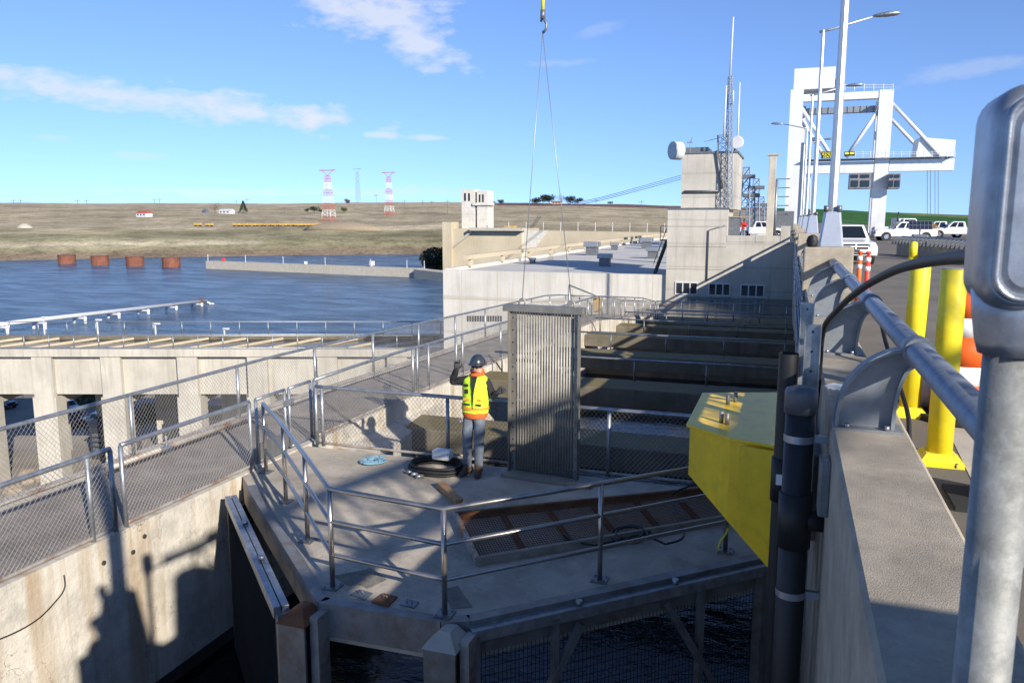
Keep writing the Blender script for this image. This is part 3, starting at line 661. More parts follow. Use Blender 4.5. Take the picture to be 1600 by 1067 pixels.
# --- flume bridge
e = empty('flume_bridge', BP(-25, 77, LOW), 'pale concrete flume bridge on square piers over the yard', 'bridge')
def lx(px, d): dd = ray(px, 545); r = dd.x*cA+dd.y*sA; f = -dd.x*sA+dd.y*cA; return r/f*d
def bb(mb, l0, l1, d0, d1, z0, z1): return mb.hexa([BP(l0, d0, z0), BP(l1, d0, z0), BP(l1, d1, z0), BP(l0, d1, z0)], [BP(l0, d0, z1), BP(l1, d0, z1), BP(l1, d1, z1), BP(l0, d1, z1)])
LA, LB = -78., lx(697, 77); ZT = -8.85
q = MB(); bb(q, LA, LB, 76.9, 77.9, ZT-.75, ZT); q.build('coping', 'concrete_bridge', e)
q = MB(); bb(q, LA, LB, 77.6, 78.2, -13.5, ZT-.752); q.build('girder_wall', 'concrete_bridge', e)
q = MB(); bb(q, LA, LB, 90, 90.6, -13.5, ZT-.62); q.build('girder_wall', 'concrete_moss', e)
q = MB(); bb(q, LA, LB, 78.2, 90, -13.4, -12.6); q.build('flume_floor', 'concrete_bridge', e)
q = MB(); bb(q, LA, LB, 78.22, 89.98, -12.6, ZT-1.0); q.build('flume_water', 'bay_water', e)
for px in (-285, -165, -40, 62, 170, 290, 400, 510, 620):
    c = lx(px, 77); w = 1.15
    q = MB(); bb(q, c-w*.85, c+w*.85, 77.05, 77.6, -13.7, ZT-.754); q.build('pier_cap', 'concrete_bridge', e)
    q = MB(); q.hexa([BP(c-w, 77.0, LOW-.5), BP(c+w, 77.0, LOW-.5), BP(c+w, 78.8, LOW-.5), BP(c-w, 78.8, LOW-.5)], [BP(c-w, 77.0, -13.7), BP(c+w, 77.0, -13.7), BP(c+w, 78.8, -13.7), BP(c-w, 78.8, -13.7)]); q.build('pier', 'concrete_bridge', e)
    q = MB(); bb(q, c-w, c+w, 88.6, 90.4, LOW-.5, -13.52); q.build('pier', 'concrete_bridge', e)
    q = MB(); bb(q, c-w*.9, c+w*.9, 78.802, 88.598, -14.6, -13.5); q.build('cross_beam', 'concrete_bridge', e)
k = 0; l = LA+1
while l < LB-4:
    q = MB(); q.bar(BP(l, 83.6, ZT-.98), BP(l+4.1, 89.4, ZT-.8), .34, .24); q.build('baffle', 'concrete_tan', e)
    l += 4.25
def bridge_rail(d, zb, h, step, label, nrails=2):
    e = empty('bridge_railing', BP(-30, d, zb), label, 'railing'); q = MB()
    for i in range(nrails): z = zb+h-(h-.08)*i/(nrails-1); q.tube([BP(LA, d, z), BP(LB, d, z)], .05, 6)
    q.build('rail', 'galv', e); l = LA+.5
    while l < LB:
        q = MB(); q.tube([BP(l, d, zb), BP(l, d, zb+h)], .06, 6); q.build('post', 'galv', e); l += step
bridge_rail(77.3, ZT, 1.3, 2.45, 'galvanised two rail railing on the near coping of the flume bridge')
bridge_rail(90.3, ZT-.55, 1.55, 3.3, 'taller thin railing along the far side of the flume bridge')
for px, py in ((72, 496), (155, 500), (245, 506), (352, 514)):
    c = BP(lx(px, 97), 97, LOW); zt_ = ondist(px, py, c.xy.length).z
    g = empty('lamp_post', c, 'short white lamp post beyond the flume bridge', 'lamp post', 'lamp posts beyond the flume bridge')
    q = MB(); q.tube([c, Vector((c.x, c.y, zt_))], .1, 6); q.build('pole', 'white_paint', g)
    q = MB(); q.box(c.x-.1, c.x+.65, c.y-.2, c.y+.2, zt_-.05, zt_+.15); q.build('lamp_head', 'white_paint', g, bevel=.05)
# ================================================================== NEAR THINGS
V = Vector
# --- parapet pipe rail on arched brackets
RX, RZ = .88, 2.88
def bracket(par_e, y):
    outer, inner = [], []
    for i in range(13):
        t = math.pi/2*i/12
        outer.append((PL+.03+.5*(1-math.cos(t)), PT+.015+.585*math.sin(t)**.85))
        inner.append((PL+.40+.12*(1-math.cos(t))**1.1, PT+.015+.47*math.sin(t)))
    q = MB(); w = .012
    q.add([(x, y-w, z) for x, z in outer]+[(x, y-w, z) for x, z in inner]+[(x, y+w, z) for x, z in outer]+[(x, y+w, z) for x, z in inner],
          [(i, i+1, 14+i, 13+i) for i in range(12)]+[(26+i, 39+i, 40+i, 27+i) for i in range(12)])
    b = q.build('bracket', 'bracket_paint', par_e)
    for crv in (outer, inner):
        q = MB(); th = .012
        rings = []
        for i, (x, z) in enumerate(crv):
            a = crv[max(i-1, 0)]; c = crv[min(i+1, 12)]; d = V((c[0]-a[0], c[1]-a[1])).normalized(); n = V((-d.y, d.x))*th
            rings.append([(x-n.x, y-.075, z-n.y), (x-n.x, y+.075, z-n.y), (x+n.x, y+.075, z+n.y), (x+n.x, y-.075, z+n.y)])
        q.loft(rings, smooth=False); q.build('flange', 'bracket_paint', b)
    q = MB(); q.box(PL+.0, PL+.47, y-.11, y+.11, PT+.001, PT+.018); q.build('base_plate', 'bracket_paint', b)
    for dx in (.1, .36):
        q = MB(); q.tube([(PL+dx, y-.09, PT+.018), (PL+dx, y-.09, PT+.05)], .02, 6); q.build('bolt', 'galv', b)
    q = MB(); q.tube([(RX, y-.1, RZ), (RX, y+.1, RZ)], .105, 20); q.build('collar', 'bracket_paint', b)
for k, (a, b) in enumerate(zip(PIL, PIL[1:])):
    y0 = a+(.62 if k == 0 else 1.02)
    e = empty('pipe_railing', (RX, y0, PT), ['grey pipe rail on arched brackets beside the yellow bollards', 'pipe rail on arched brackets beyond the first lamp pilaster', 'pipe rail on arched brackets beside the second lamp', 'pipe rail on arched brackets beyond the third lamp', 'pipe rail on arched brackets beyond the fourth lamp', 'farthest pipe rail on arched brackets along the parapet'][k], 'railing')
    q = MB(); q.tube([(RX, y0, RZ), (RX, b-.02, RZ)], .085, 20); q.build('rail_pipe', 'pipe_paint', e)
    ysb = (6.12, 9.55, 13.1, 16.5) if k == 0 else [y0+1.6+3.5*i for i in range(4)]
    for y in ysb: bracket(e, y)
# --- lamp posts on pilasters
def lamp_post(y, label, side=1, top=9.2, group=None, x=.83):
    z0 = 3.2; e = empty('street_lamp', (x, y, z0), label, 'street lamp', group)
    q = MB(); rings = []
    for z, w in ((z0+.004, .25), (z0+.05, .25), (z0+.75, .165)):
        c = .04; rings.append([(x+sx*w*(1 if a else 1-c/w), y+sy*w*(1-c/w if a else 1), z) for sx, sy, a in ((1, 1, 0), (1, 1, 1), (1, -1, 1), (1, -1, 0), (-1, -1, 0), (-1, -1, 1), (-1, 1, 1), (-1, 1, 0))])
    q.loft(rings, smooth=False); q.build('base', 'aluminium', e)
    for dx in (-.13, .13):
        q = MB(); q.cyl((x+dx, y-.14, z0+.75), .055, .13, 10); q.build('bolt_cap', 'galv_dark', e)
    q = MB(); q.tube([(x, y, z0+.75), (x, y, z0+top)], [.105, .062], 8); q.sm = [False]*len(q.sm); p = q.build('pole', 'aluminium', e)
    zt = z0+top
    q = MB(); q.tube([(x-.15*side, y, zt-.05), (x+.3*side, y, zt+.02), (x+1.9*side, y, zt+.4)], [.05, .05, .035], 8); arm = q.build('arm', 'aluminium', e)
    q = MB(); hx = x+1.8*side
    q.loft([[(hx+side*s, y+w*math.cos(t), zt+.4+.04*s+h*math.sin(t)*(.7 if math.sin(t) < 0 else 1)) for t in [2*math.pi*i/12 for i in range(12)]] for s, w, h in ((0, .05, .04), (.15, .13, .08), (.5, .2, .12), (.85, .16, .1), (1., .05, .03))]); q.build('lamp_head', 'galv', e)
for k, p in enumerate(PIL[:6]):
    lamp_post(p+.5 if k else .1, ['lamp post standing behind the photographer on the nearest pilaster', 'tall aluminium lamp post with tapered base on the nearest visible pilaster', 'aluminium lamp post with long arm over the road, next pilaster along', 'lamp post with arm reaching out to the road by the gantry crane', 'lamp post with its arm turned away from the road', 'farthest aluminium lamp post in front of the gantry crane leg'][k], 1 if k != 4 else -1, [9.2, 9.2, 8.1, 8.0, 7.8, 8][k], 'lamp posts along the parapet')

# --- conduit post close to the camera
cx = ony(1563, 600, 1.05).x+.01; cy = 1.05
e = empty('conduit_post', (cx, cy, 1.0), 'galvanised conduit post with rounded cast box clamped to the parapet face', 'conduit post')
q = MB(); q.tube([(cx, cy, .6), (cx, cy, 3.66)], .031, 28); q.build('conduit', 'conduit', e)
q = MB(); q.tube([(cx, cy, 3.645), (cx, cy, 3.66), (cx, cy, 3.69), (cx, cy, 3.73)], [.037, .041, .046, .05], 28); q.build('hub', 'cast_box', e)
def rrect(cx, cz, w, h, r, y, n=6):
    o = []
    for sx, sz, a in ((1, -1, -90), (1, 1, 0), (-1, 1, 90), (-1, -1, 180)):
        for i in range(n+1):
            t = R(a+90*i/n); o.append((cx+sx*(w-r)+r*math.cos(t), y, cz+sz*(h-r)+r*math.sin(t)))
    return o
bw, bh, bz = .055, .124, 3.82
q = MB(); q.loft([rrect(cx+.004, bz, w, h, r, y) for w, h, r, y in ((.046, .112, .03, cy-.052), (.052, .12, .034, cy-.046), (bw, bh, .036, cy-.03), (bw, bh, .036, cy+.04), (.045, .112, .03, cy+.055))]); bx = q.build('box', 'cast_box', e)
q = MB(); q.loft([rrect(cx+.004, bz, w, h, r, y) for w, h, r, y in ((.03, .094, .02, cy-.056), (.036, .102, .024, cy-.0515)) ], smooth=False); q.build('cover', 'cast_box', bx)
q = MB(); q.loft([rrect(cx+.004, bz, w, h, r, y) for w, h, r, y in ((.037, .103, .024, cy-.0525), (.039, .105, .025, cy-.0585), (.043, .109, .027, cy-.0585), (.045, .111, .029, cy-.051))], cap=False); q.build('rim', 'cast_box', bx)
q = MB(); q.sphere((cx+.012, cy-.057, bz-.05), .014, .012, .014); q.build('screw', 'galv_dark', bx); q = MB(); q.sphere((cx+.012, cy-.057, bz+.07), .012, .01, .012); q.build('screw', 'galv_dark', bx)
q = MB(); q.box(cx-.01, PL, cy-.02, cy+.02, 2.0, 2.05); q.box(cx-.045, cx+.045, cy-.045, cy+.045, 2.0, 2.05); q.build('clamp', 'galv', e, bevel=.005)
# black hose arching to the box
a = ony(1300, 520, 7.4); pts = [V((PL-.05, 8.2, 1.6)), V((PL-.03, 8.0, 2.3)), ony(1286, 518, 7.4), ony(1310, 483, 6.4), ony(1345, 452, 5.2), ony(1395, 424, 4.0), ony(1450, 409, 3.0), ony(1510, 402, 2.2), ony(1580, 404, 1.6), V((cx+.09, 1.16, 3.76)), V((cx+.06, 1.06, 3.76))]
def smooth_path(pts, k=6):
    o = []
    for i in range(len(pts)-1):
        p0, p1, p2, p3 = pts[max(i-1, 0)], pts[i], pts[i+1], pts[min(i+2, len(pts)-1)]
        for j in range(k):
            t = j/k; o.append(.5*((2*p1)+(p2-p0)*t+(2*p0-5*p1+4*p2-p3)*t*t+(3*p1-p0-3*p2+p3)*t**3))
    return o+[pts[-1]]
q = MB(); q.tube(smooth_path(pts), [.027-.009*min(1, i/42) for i in range(len(pts)*6-5)], 14); q.build('black_hose', 'cable', label='thick black hose arching over the parapet to the conduit box', cat='hose')
q = MB(); q.tube(smooth_path([V((.95, 9.4, 2.8)), V((1.0, 9.0, 2.5)), V((1.1, 8.0, 2.05)), V((1.12, 7.6, 1.79)), V((1.4, 7.2, 1.775))]), .022, 8); q.build('black_cable', 'cable', label='black cable hanging behind the arched bracket to the road', cat='cable')

# --- pipes on the outer face of the parapet
def rise(px, py, Y, r, z0=-3.): p = ony(px, py, Y); return p
p1 = ony(1233, 552, 6.78)
e = empty('drain_pipe', (p1.x, p1.y, -2.4), 'slim dark open topped plastic pipe clamped to the parapet face', 'pipe')
q = MB(); q.tube([(p1.x, p1.y, -2.6), (p1.x, p1.y, p1.z)], .078, 18, cap=False); q.tube([(p1.x, p1.y, p1.z-1.), (p1.x, p1.y, p1.z-.02)], .068, 18, cap=False); q.build('pipe', 'pvc_dark', e, fix=False)
zc = ony(1222, 745, 6.78).z
q = MB(); q.tube([(p1.x, p1.y, zc-.2), (p1.x, p1.y, zc+.17)], .094, 18); q.build('coupling', 'pvc_dark', e)
q = MB(); q.hexa([(p1.x-.05, p1.y-.1, zc-.04), (p1.x+.03, p1.y-.105, zc-.04), (p1.x+.03, p1.y-.1, zc-.04), (p1.x-.05, p1.y-.095, zc-.04)], [(p1.x-.05, p1.y-.1, zc+.05), (p1.x+.03, p1.y-.105, zc+.05), (p1.x+.03, p1.y-.1, zc+.05), (p1.x-.05, p1.y-.095, zc+.05)]); q.build('sticker', 'white_plastic', e)
p2 = ony(1253, 606, 6.3); r2 = .108
e = empty('capped_pipe', (p2.x, p2.y, -2.4), 'thick dark plastic pipe with a grey domed cap beside the yellow box', 'pipe')
q = MB(); q.tube([(p2.x, p2.y, -2.6), (p2.x, p2.y, p2.z-.1)], r2, 24); q.build('pipe', 'pvc_dark', e)
q = MB(); q.tube([(p2.x, p2.y, p2.z-.19), (p2.x, p2.y, p2.z-.03), (p2.x, p2.y, p2.z-.005), (p2.x, p2.y, p2.z+.012)], [.121, .121, .11, .06], 24); q.build('cap', 'pvc_grey', e)
zc = ony(1240, 810, 6.3).z; q = MB(); q.tube([(p2.x, p2.y, zc-.22), (p2.x, p2.y, zc+.22)], .125, 24); q.tube([(p2.x, p2.y, zc), (PL+.01, p2.y, zc)], .08, 14); q.build('tee_coupling', 'pvc_dark', e)
for py in (683, 925):
    z = ony(1245, py, 6.3).z; q = MB(); q.tube([(p2.x, p2.y, z-.028), (p2.x, p2.y, z+.028)], r2+.006, 24, cap=False); q.box(p2.x+.1, PL+.0, p2.y-.02, p2.y+.02, z-.026, z+.026); q.build('strap', 'strap_steel', e)
def channel(px, top, Y, w, label):
    p = ony(px, top, Y); x0, x1 = p.x-w/2, p.x+w/2; q = MB()
    q.box(x0, x1, Y, Y+.008, -.5, p.z); q.box(x0, x0+.01, Y-.05, Y, -.5, p.z); q.box(x1-.01, x1, Y-.05, Y, -.5, p.z); q.box(x1, max(PL, x1+.01), Y-.02, Y+.006, 1.3, 1.4)
    o = q.build('steel_channel', 'galv', label=label, cat='steel channel', bevel=.003)
    for k in range(6):
        z = p.z-.06-.16*k; h = MB(); h.tube([(p.x, Y-.003, z), (p.x, Y+.001, z)], .01, 8); h.build('hole', 'black_trim', o)
channel(1271, 507, 6.75, .125, 'galvanised steel channel standing behind the capped pipe')
channel(1262, 473, 7.6, .115, 'taller galvanised steel channel behind its shorter twin')
a = ony(1276, 748, 6.0); q = MB(); q.box(PL-.075, PL-.001, 5.75, 5.98, a.z-.2, a.z+.2); q.build('junction_box', 'galv_dark', label='small grey junction box on the parapet face beside the capped pipe', cat='box', bevel=.012)
# conduits running along the parapet face towards the building
for k, (z, dx, yb) in enumerate(((2.15, .06, 62), (1.95, .07, 62), (1.5, .06, 62), (1.1, .08, 60))):
    q = MB(); q.tube([(PL-dx, 8.3+k*.5, z), (PL-dx, yb, z)], .03, 8)
    for y in range(10, 60, 4): q.box(PL-dx-.04, PL-.001, y, y+.06, z-.045, z+.045)
    q.build('conduit_run', 'pipe_paint', label='thin grey conduit clamped along the outer parapet face', cat='conduit', group='conduits along the parapet face')

# --- yellow steel housing
TP = [(-.85, 7.5), (-.42, 7.12), (-.05, 7.0), (.12, 6.98), (.14, 9.3), (-.02, 9.27), (-.85, 8.95)]
zt = 1.84
e = empty('yellow_bracket', (.3, 8, 1), 'bright yellow steel bracket housing bolted to the dam wall', 'bracket')
q = MB(); q.prism(TP, 'z', zt, zt+.03); q.build('top_plate', 'yellow_paint', e, bevel=.004)
q = MB(); fp = [(-.82, 7.54, 1.36), (-.42, 7.17, 1.08), (-.05, 7.05, .74), (.1, 7.03, .6)]
vs = []
for x, y, z in fp: vs += [(x, y, z), (x, y, zt), (x, y+.02, z), (x, y+.02, zt)]
q.add(vs, [f for i in range(3) for b in (4*i,) for f in ((b, b+4, b+5, b+1), (b+2, b+3, b+7, b+6), (b, b+2, b+6, b+4))]+[(0, 1, 3, 2), (12, 14, 15, 13)]); q.build('front_plate', 'yellow_paint', e)
q = MB(); q.hexa([(-.82, 7.56, 1.36), (-.8, 7.56, 1.36), (-.8, 8.9, 1.36), (-.82, 8.9, 1.36)], [(-.82, 7.56, zt), (-.8, 7.56, zt), (-.8, 8.9, zt), (-.82, 8.9, zt)]); q.build('side_plate', 'yellow_paint', e)
q = MB(); q.prism([(-.82, 1.36), (.1, .6), (.1, zt), (-.82, zt)], 'y', 8.9, 8.92); q.build('back_plate', 'yellow_paint', e); q = MB(); q.box(.1, PL-.001, 7.4, 8.8, .9, 1.7); q.build('mounting_block', 'steel_grey', e)
q = MB(); g = [(-.33, 7.0, zt-.002), (-.33, 7.0, 1.26), (-.06, 6.93, 1.0), (.1, 6.9, .88), (.1, 6.9, zt-.002)]
q.add([*g, *[(x, y+.018, z) for x, y, z in g]], [(0, 1, 2, 3, 4), (9, 8, 7, 6, 5)]+[(k, 5+k, 5+(k+1) % 5, (k+1) % 5) for k in range(5)]); q.build('gusset', 'yellow_paint', e)
for px, py in ((1137, 632), (1149, 628), (1127, 660), (1136, 663)):
    p = onz(px, py, zt+.03); q = MB(); q.tube([p, p+V((0, 0, .11))], .02, 10); q.build('stud', 'steel_grey', e)
# --- stainless hand rail round the platform front
RP = [onz(416, 738, 0), onz(447, 784, 0), onz(481, 845, 0), onz(520, 917, 0), onz(695, 960, 0), onz(937, 906, 0), onz(1133, 861, 0), V((.28, 9.55, 0))]
e = empty('handrail', RP[4], 'three rail stainless steel handrail round the platform edge', 'railing')
for p in RP[:-1]:
    q = MB(); q.tube([p, p+V((0, 0, 1.07))], .027, 12); po = q.build('post', 'stainless', e)
    d = .085; q = MB(); q.box(p.x-d, p.x+d, p.y-d, p.y+d, .002, .016); q.build('base_plate', 'galv_dark', po)
    for sx in (-1, 1):
        for sy in (-1, 1): q = MB(); q.tube([(p.x+sx*.06, p.y+sy*.06, .016), (p.x+sx*.06, p.y+sy*.06, .03)], .009, 6); q.build('bolt', 'galv_dark', po)
for z, nm in ((1.07, 'top_rail'), (.72, 'middle_rail'), (.36, 'low_rail')):
    q = MB(); q.tube([p+V((0, 0, z)) for p in RP], .027 if z > 1 else .024, 12); q.build(nm, 'stainless', e)

# --- chain link fences
def fence(label, p0, p1, posts, h, name='chain_link_fence', dbl=(), z=lambda y: 0., s=.068, r=.0026, mid=False, rust=True, pr=.03):
    """posts: parameters 0..1 along p0-p1"""
    p0, p1 = V(p0), V(p1); e = empty(name, p0, label, 'fence')
    def pt(t): p = p0.lerp(p1, t); p.z = z(p.y); return p
    ts = sorted(posts)
    q = MB()
    path = [pt(i/24)+V((0, 0, h)) for i in range(25)]; q.tube(path, pr, 10); q.build('top_rail', 'galv', e)
    q = MB(); q.tube([pt(i/24)+V((0, 0, .05)) for i in range(25)], pr*.8, 8); q.build('bottom_rail', 'galv_rust' if rust else 'galv', e)
    for t in ts:
        p = pt(t); q = MB(); q.tube([p, p+V((0, 0, h-pr*.5))], pr, 10); q.build('post', 'galv', e)
    q = MB(); N = max(1, int((p1-p0).length/12))
    for i in range(N): chainlink(q, pt(i/N), pt((i+1)/N), .05, h-.02, s, r)
    q.build('wire_mesh', 'chain', e, kind='stuff', fix=False)
    return e
NF = WX-.06
def ty(y, a, b): return (y-a)/(b-a)
fence('chain link fence on the wall top left of the joined rusty post', (NF, -1, 0), (NF, 7.18, 0), [ty(y, -1, 7.18) for y in (-1, 1.6, 4.2, 6.84, 7.18)], 1.05)
fence('chain link panel between the rusty capped post and the gate', (NF, 7.34, 0), (NF, 9.82, 0), [0, 1], 1.05)
fence('long inner chain link fence running from the gate to the building', (NF, 11.58, 0), (NF, 49, 0), [ty(y, 11.58, 49) for y in (11.58, 15.4, 15.62, 16.2, 17.8, 18.2, 21, 23.6, 26.2, 28.8, 31.4, 34, 36.6, 39.2, 41.8, 44.4, 47, 49)], 1.05, z=walk_z, s=.075)
fence('long outer chain link fence on the river side of the walkway', (WF, -1, 0), (WF, 49, 0), [ty(y, -1, 49) for y in [-.8+2.6*k for k in range(20)]], 1.05, z=walk_z, s=.075)
fence('chain link fence along the platform edge behind the worker', (-7.42, 11.25, 0), (PL-.03, 11.25, 0), [ty(x, -7.42, PL-.03) for x in (-7.42, -7.3, -5.0, -2.4, .2)], 1.02, s=.07)
# gate
e = empty('gate', (NF, 10, 0), 'mesh gate with galvanised frame between platform and walkway', 'gate')
q = MB()
for y in (9.98, 10.72, 10.84, 11.46): q.tube([(NF, y, .06), (NF, y, 1.05)], .026, 10)
q.tube([(NF, 9.98, 1.05), (NF, 10.72, 1.05)], .026, 10); q.tube([(NF, 10.84, 1.05), (NF, 11.46, 1.05)], .026, 10); q.tube([(NF, 9.98, .07), (NF, 10.72, .07)], .022, 8); q.tube([(NF, 10.84, .07), (NF, 11.46, .07)], .022, 8); q.build('frame', 'galv', e)
q = MB(); chainlink(q, (NF, 9.98, 0), (NF, 10.72, 0), .07, 1.03, .05); chainlink(q, (NF, 10.84, 0), (NF, 11.46, 0), .07, 1.03, .05); q.build('wire_mesh', 'chain', e, kind='stuff', fix=False)
q = MB(); q.box(NF+.02, NF+.05, 10.68, 10.9, .78, .88); q.build('latch', 'galv', e)
q = MB(); q.box(NF-.03, NF+.02, 10.0, 10.7, .03, .34); q.build('kick_plate', 'galv_dark', e)
q = MB(); q.box(WF+.2, WF+.35, 9.95, 10.1, .0, .12); q.tube([(WF+.27, 10.02, .12), (WF+.27, 10.02, .3)], .02, 8); q.build('outlet_box', 'galv', label='small grey outlet box on the far side of the walkway', cat='box', bevel=.01)
q = MB(); q.tube([(WF+.17, 8.9, .07), (WF+.17, 12.6, .07)], .05, 8); q.build('walkway_pipe', 'galv_rust', label='rusty pipe lying along the outer fence foot', cat='pipe')
# cross-walk railing in front of the building
e = empty('crosswalk_railing', (-4, 48.8, -2.3), 'grey railing across the ladder in front of the building windows', 'railing')
zz = -1.2
q = MB(); q.tube([(WX, 48.8, zz), (PL-.05, 48.8, zz)], .035, 8); q.tube([(WX, 48.8, zz-.5), (PL-.05, 48.8, zz-.5)], .028, 8); q.build('rail', 'galv', e)
for i in range(6): x = WX+.1+i*1.5; q = MB(); q.tube([(x, 48.8, -2.3), (x, 48.8, zz)], .035, 6); q.build('post', 'galv', e)
q = MB(); q.tube([(WF, 49, walk_z(49)+1.05), (WX+.2, 48.8, zz)], .035, 8); q.build('end_rail', 'galv', e); q = MB(); q.tube([(WF+.6, 34, walk_z(34)), (WF+.6, 34, walk_z(34)+1.5), (WF+.6, 40, walk_z(40)+1.0), (WF+.6, 40, walk_z(40))], .04, 8); q.build('stair_rail', 'galv', e)
a = ony(969, 490, 40); q = MB(); q.box(WF+.25, WF+.75, a.y, a.y+.2, walk_z(40)+.2, walk_z(40)+.95); q.build('life_ring_box', 'train', label='small orange box hanging on the walkway fence', cat='box', bevel=.03)

# --- trash rack on the sling
A, B = V((-3.86, 11.02, .02)), V((-2.76, 10.9, .02)); u = (B-A).normalized(); n = V((u.y, -u.x, 0)); W = (B-A).length
e = empty('trash_rack', A.lerp(B, .5), 'upright steel trash rack of close vertical bars held by the sling', 'trash rack')
H = 2.43
for t in (0, 1):
    q = MB(); p = A.lerp(B, t)+u*(.045 if t == 0 else -.045)
    q.bar(p+V((0, 0, .0)), p+V((0, 0, H)), .09, .03, n); q.bar(p+n*.05+u*(.04 if t else -.04), p+n*.05+u*(.04 if t else -.04)+V((0, 0, H)), .012, .1, n); st = q.build('side_frame', 'rack_frame', e)
    for k in range(13):
        z = .12+k*.185; h = MB(); h.tube([p+n*(.016)+V((0, 0, z)), p+n*.0185+V((0, 0, z))], .013, 8); h.build('bolt_hole', 'black_trim', st)
q = MB(); q.bar(A-u*.1+V((0, 0, H+.055)), B+u*.06+V((0, 0, H+.055)), .14, .1); q.build('header', 'rack_frame', e, bevel=.008)
NB = 21
for k in range(NB):
    t = (.12+(W-.24)*k/(NB-1))/W; p = A.lerp(B, t)
    q = MB(); q.tube([p+V((0, 0, .01)), p+V((0, 0, H))], .0185, 8); q.build('bar', 'rack_steel', e)
for z in (.02, .93, 1.7):
    q = MB(); q.bar(A+u*.09-n*.025+V((0, 0, z)), B-u*.09-n*.025+V((0, 0, z)), .02, .05); q.build('cross_tie', 'rack_steel', e)
lugs = [A.lerp(B, .17)+V((0, 0, H+.1)), A.lerp(B, .87)+V((0, 0, H+.1))]
for l in lugs:
    q = MB(); q.tube([l-u*.05, l-u*.04+V((0, 0, .07)), l+V((0, 0, .1)), l+u*.04+V((0, 0, .07)), l+u*.05], .014, 8); q.build('lifting_lug', 'rack_steel', e)
hk = ony(848, 52, 10.96)
e = empty('lifting_sling', hk, 'two leg wire sling from the crane hook to the rack', 'sling')
for l in lugs: q = MB(); q.tube([hk, l+V((0, 0, .09))], .0055, 6); q.build('leg', 'strap_steel', e)
e = empty('crane_hook', hk, 'dark crane hook and shackle on a yellow line above the rack', 'hook')
q = MB(); q.tube([hk+V((0, 0, .0)), hk+V((.05, 0, .05)), hk+V((.055, 0, .12)), hk+V((0, 0, .2)), hk+V((-.03, 0, .15))], .02, 8); q.build('hook', 'galv_dark', e)
q = MB(); q.tube([hk+V((0, 0, .18)), hk+V((0, 0, .3))], .035, 8); q.build('swivel', 'galv_dark', e)
q = MB(); q.tube([hk+V((0, 0, .3)), hk+V((0, 0, .75))], .026, 8); q.tube([hk+V((0, 0, .75)), hk+V((.0, 0, 14))], .012, 6); q.build('line', 'rope_yellow', e)

# --- screens and columns in the bay
def screen(label, p, qv, ztop, depth, braces, face, outer, top_only=False):
    p, qv = V(p), V(qv); u = (qv-p).normalized(); n = V((u.y, -u.x, 0))*face; L = (qv-p).length; e = empty('fish_screen', p.lerp(qv, .5)+V((0, 0, ztop-depth)), label, 'screen')
    a, b = p+V((0, 0, ztop)), qv+V((0, 0, ztop)); d = V((0, 0, -depth))
    q = MB(); q.bar(a-n*.06, b-n*.06, .075, .12); q.bar(a+n*.025, b+n*.025, .075, .12); q.build('top_beam', 'galv', e, bevel=.008)
    for s in (a, b): q = MB(); q.bar(s, s+d, .14, .14, u); q.build('end_post', 'steel_grey', e)
    for k in range(1, 4):
        s = a.lerp(b, k/4)
        if k != 2 or not top_only: q = MB(); q.bar(s+n*.03, s+n*.03+d, .08, .06, u); q.build('mullion', 'steel_grey', e)
    for z in (1.15, 2.3):
        if not top_only: q = MB(); q.bar(a+V((0, 0, -z))+n*.07, b+V((0, 0, -z))+n*.07, .1, .14); q.build('waler', 'steel_grey', e)
    for t0, z0, t1, z1 in braces: q = MB(); q.bar(a.lerp(b, t0)+V((0, 0, -z0))+n*.05, a.lerp(b, t1)+V((0, 0, -z1))+n*.05, .07, .07); q.build('brace', 'steel_grey', e)
    q = MB(); k = 0.
    while k < L: q.tube([a+u*k-n*.07, a+u*k-n*.07+d], .004, 3, cap=False); k += .045
    z = .05
    while z < depth: q.tube([a-n*.065+V((0, 0, -z)), b-n*.065+V((0, 0, -z))], .004, 3, cap=False); z += .09
    q.build('mesh_panel', 'mesh_wire', e, kind='stuff', fix=False)
    for t in (.33, .66):
        s = a.lerp(b, t)+V((0, 0, .06)); q = MB(); q.tube([s, s+V((0, 0, .05))], .035, 10); q.build('lifting_nut', 'galv', e)
    return e
screen('framed mesh screen leaning off the left edge of the platform', (-7.28, 8.86, 0), (-4.66, 6.34, 0), -.12, 3.2, ((.0, .15, .25, 1.1), (.5, .1, .75, 1.1)), -1, 1)
screen('framed mesh screen with diagonal braces under the right platform edge', (-2.68, 6.5, 0), (-.1, 8.93, 0), -.1, 3.2, ((.33, .12, .02, 2.0), (.62, .12, .98, 2.2)), 1, 1, True)
for p, r, lb in (((-4.42, 6.27), .15, 'rusty capped steel column at the left end of the opening'), ((-2.86, 6.33), .16, 'grey steel column with concrete cap under the rail corner')):
    x, y = p; e = empty('steel_column', (x, y, -3), lb, 'column')
    q = MB(); q.box(x-r, x+r, y-r, y-r+.03, -3.2, -.12); q.box(x-r, x+r, y+r-.03, y+r, -3.2, -.12); q.box(x-.02, x+.02, y-r+.03, y+r-.03, -3.2, -.12); q.build('column', 'steel_grey', e)
    q = MB(); q.hexa([(x-r*1.1, y-r*1.1, -.12), (x+r*1.1, y-r*1.1, -.12), (x+r*1.1, y+r*1.1, -.12), (x-r*1.1, y+r*1.1, -.12)], [(x-.05, y-.02, .0), (x+.05, y-.02, .0), (x+.05, y+r, -.01), (x-.05, y+r, -.01)]); q.build('cap', 'concrete' if r > .155 else 'rust', e)
    q = MB(); q.box(x+r, x+r+.09, y-.05, y+r, -3.2, -.06); q.build('guide_angle', 'galv_rust', e)
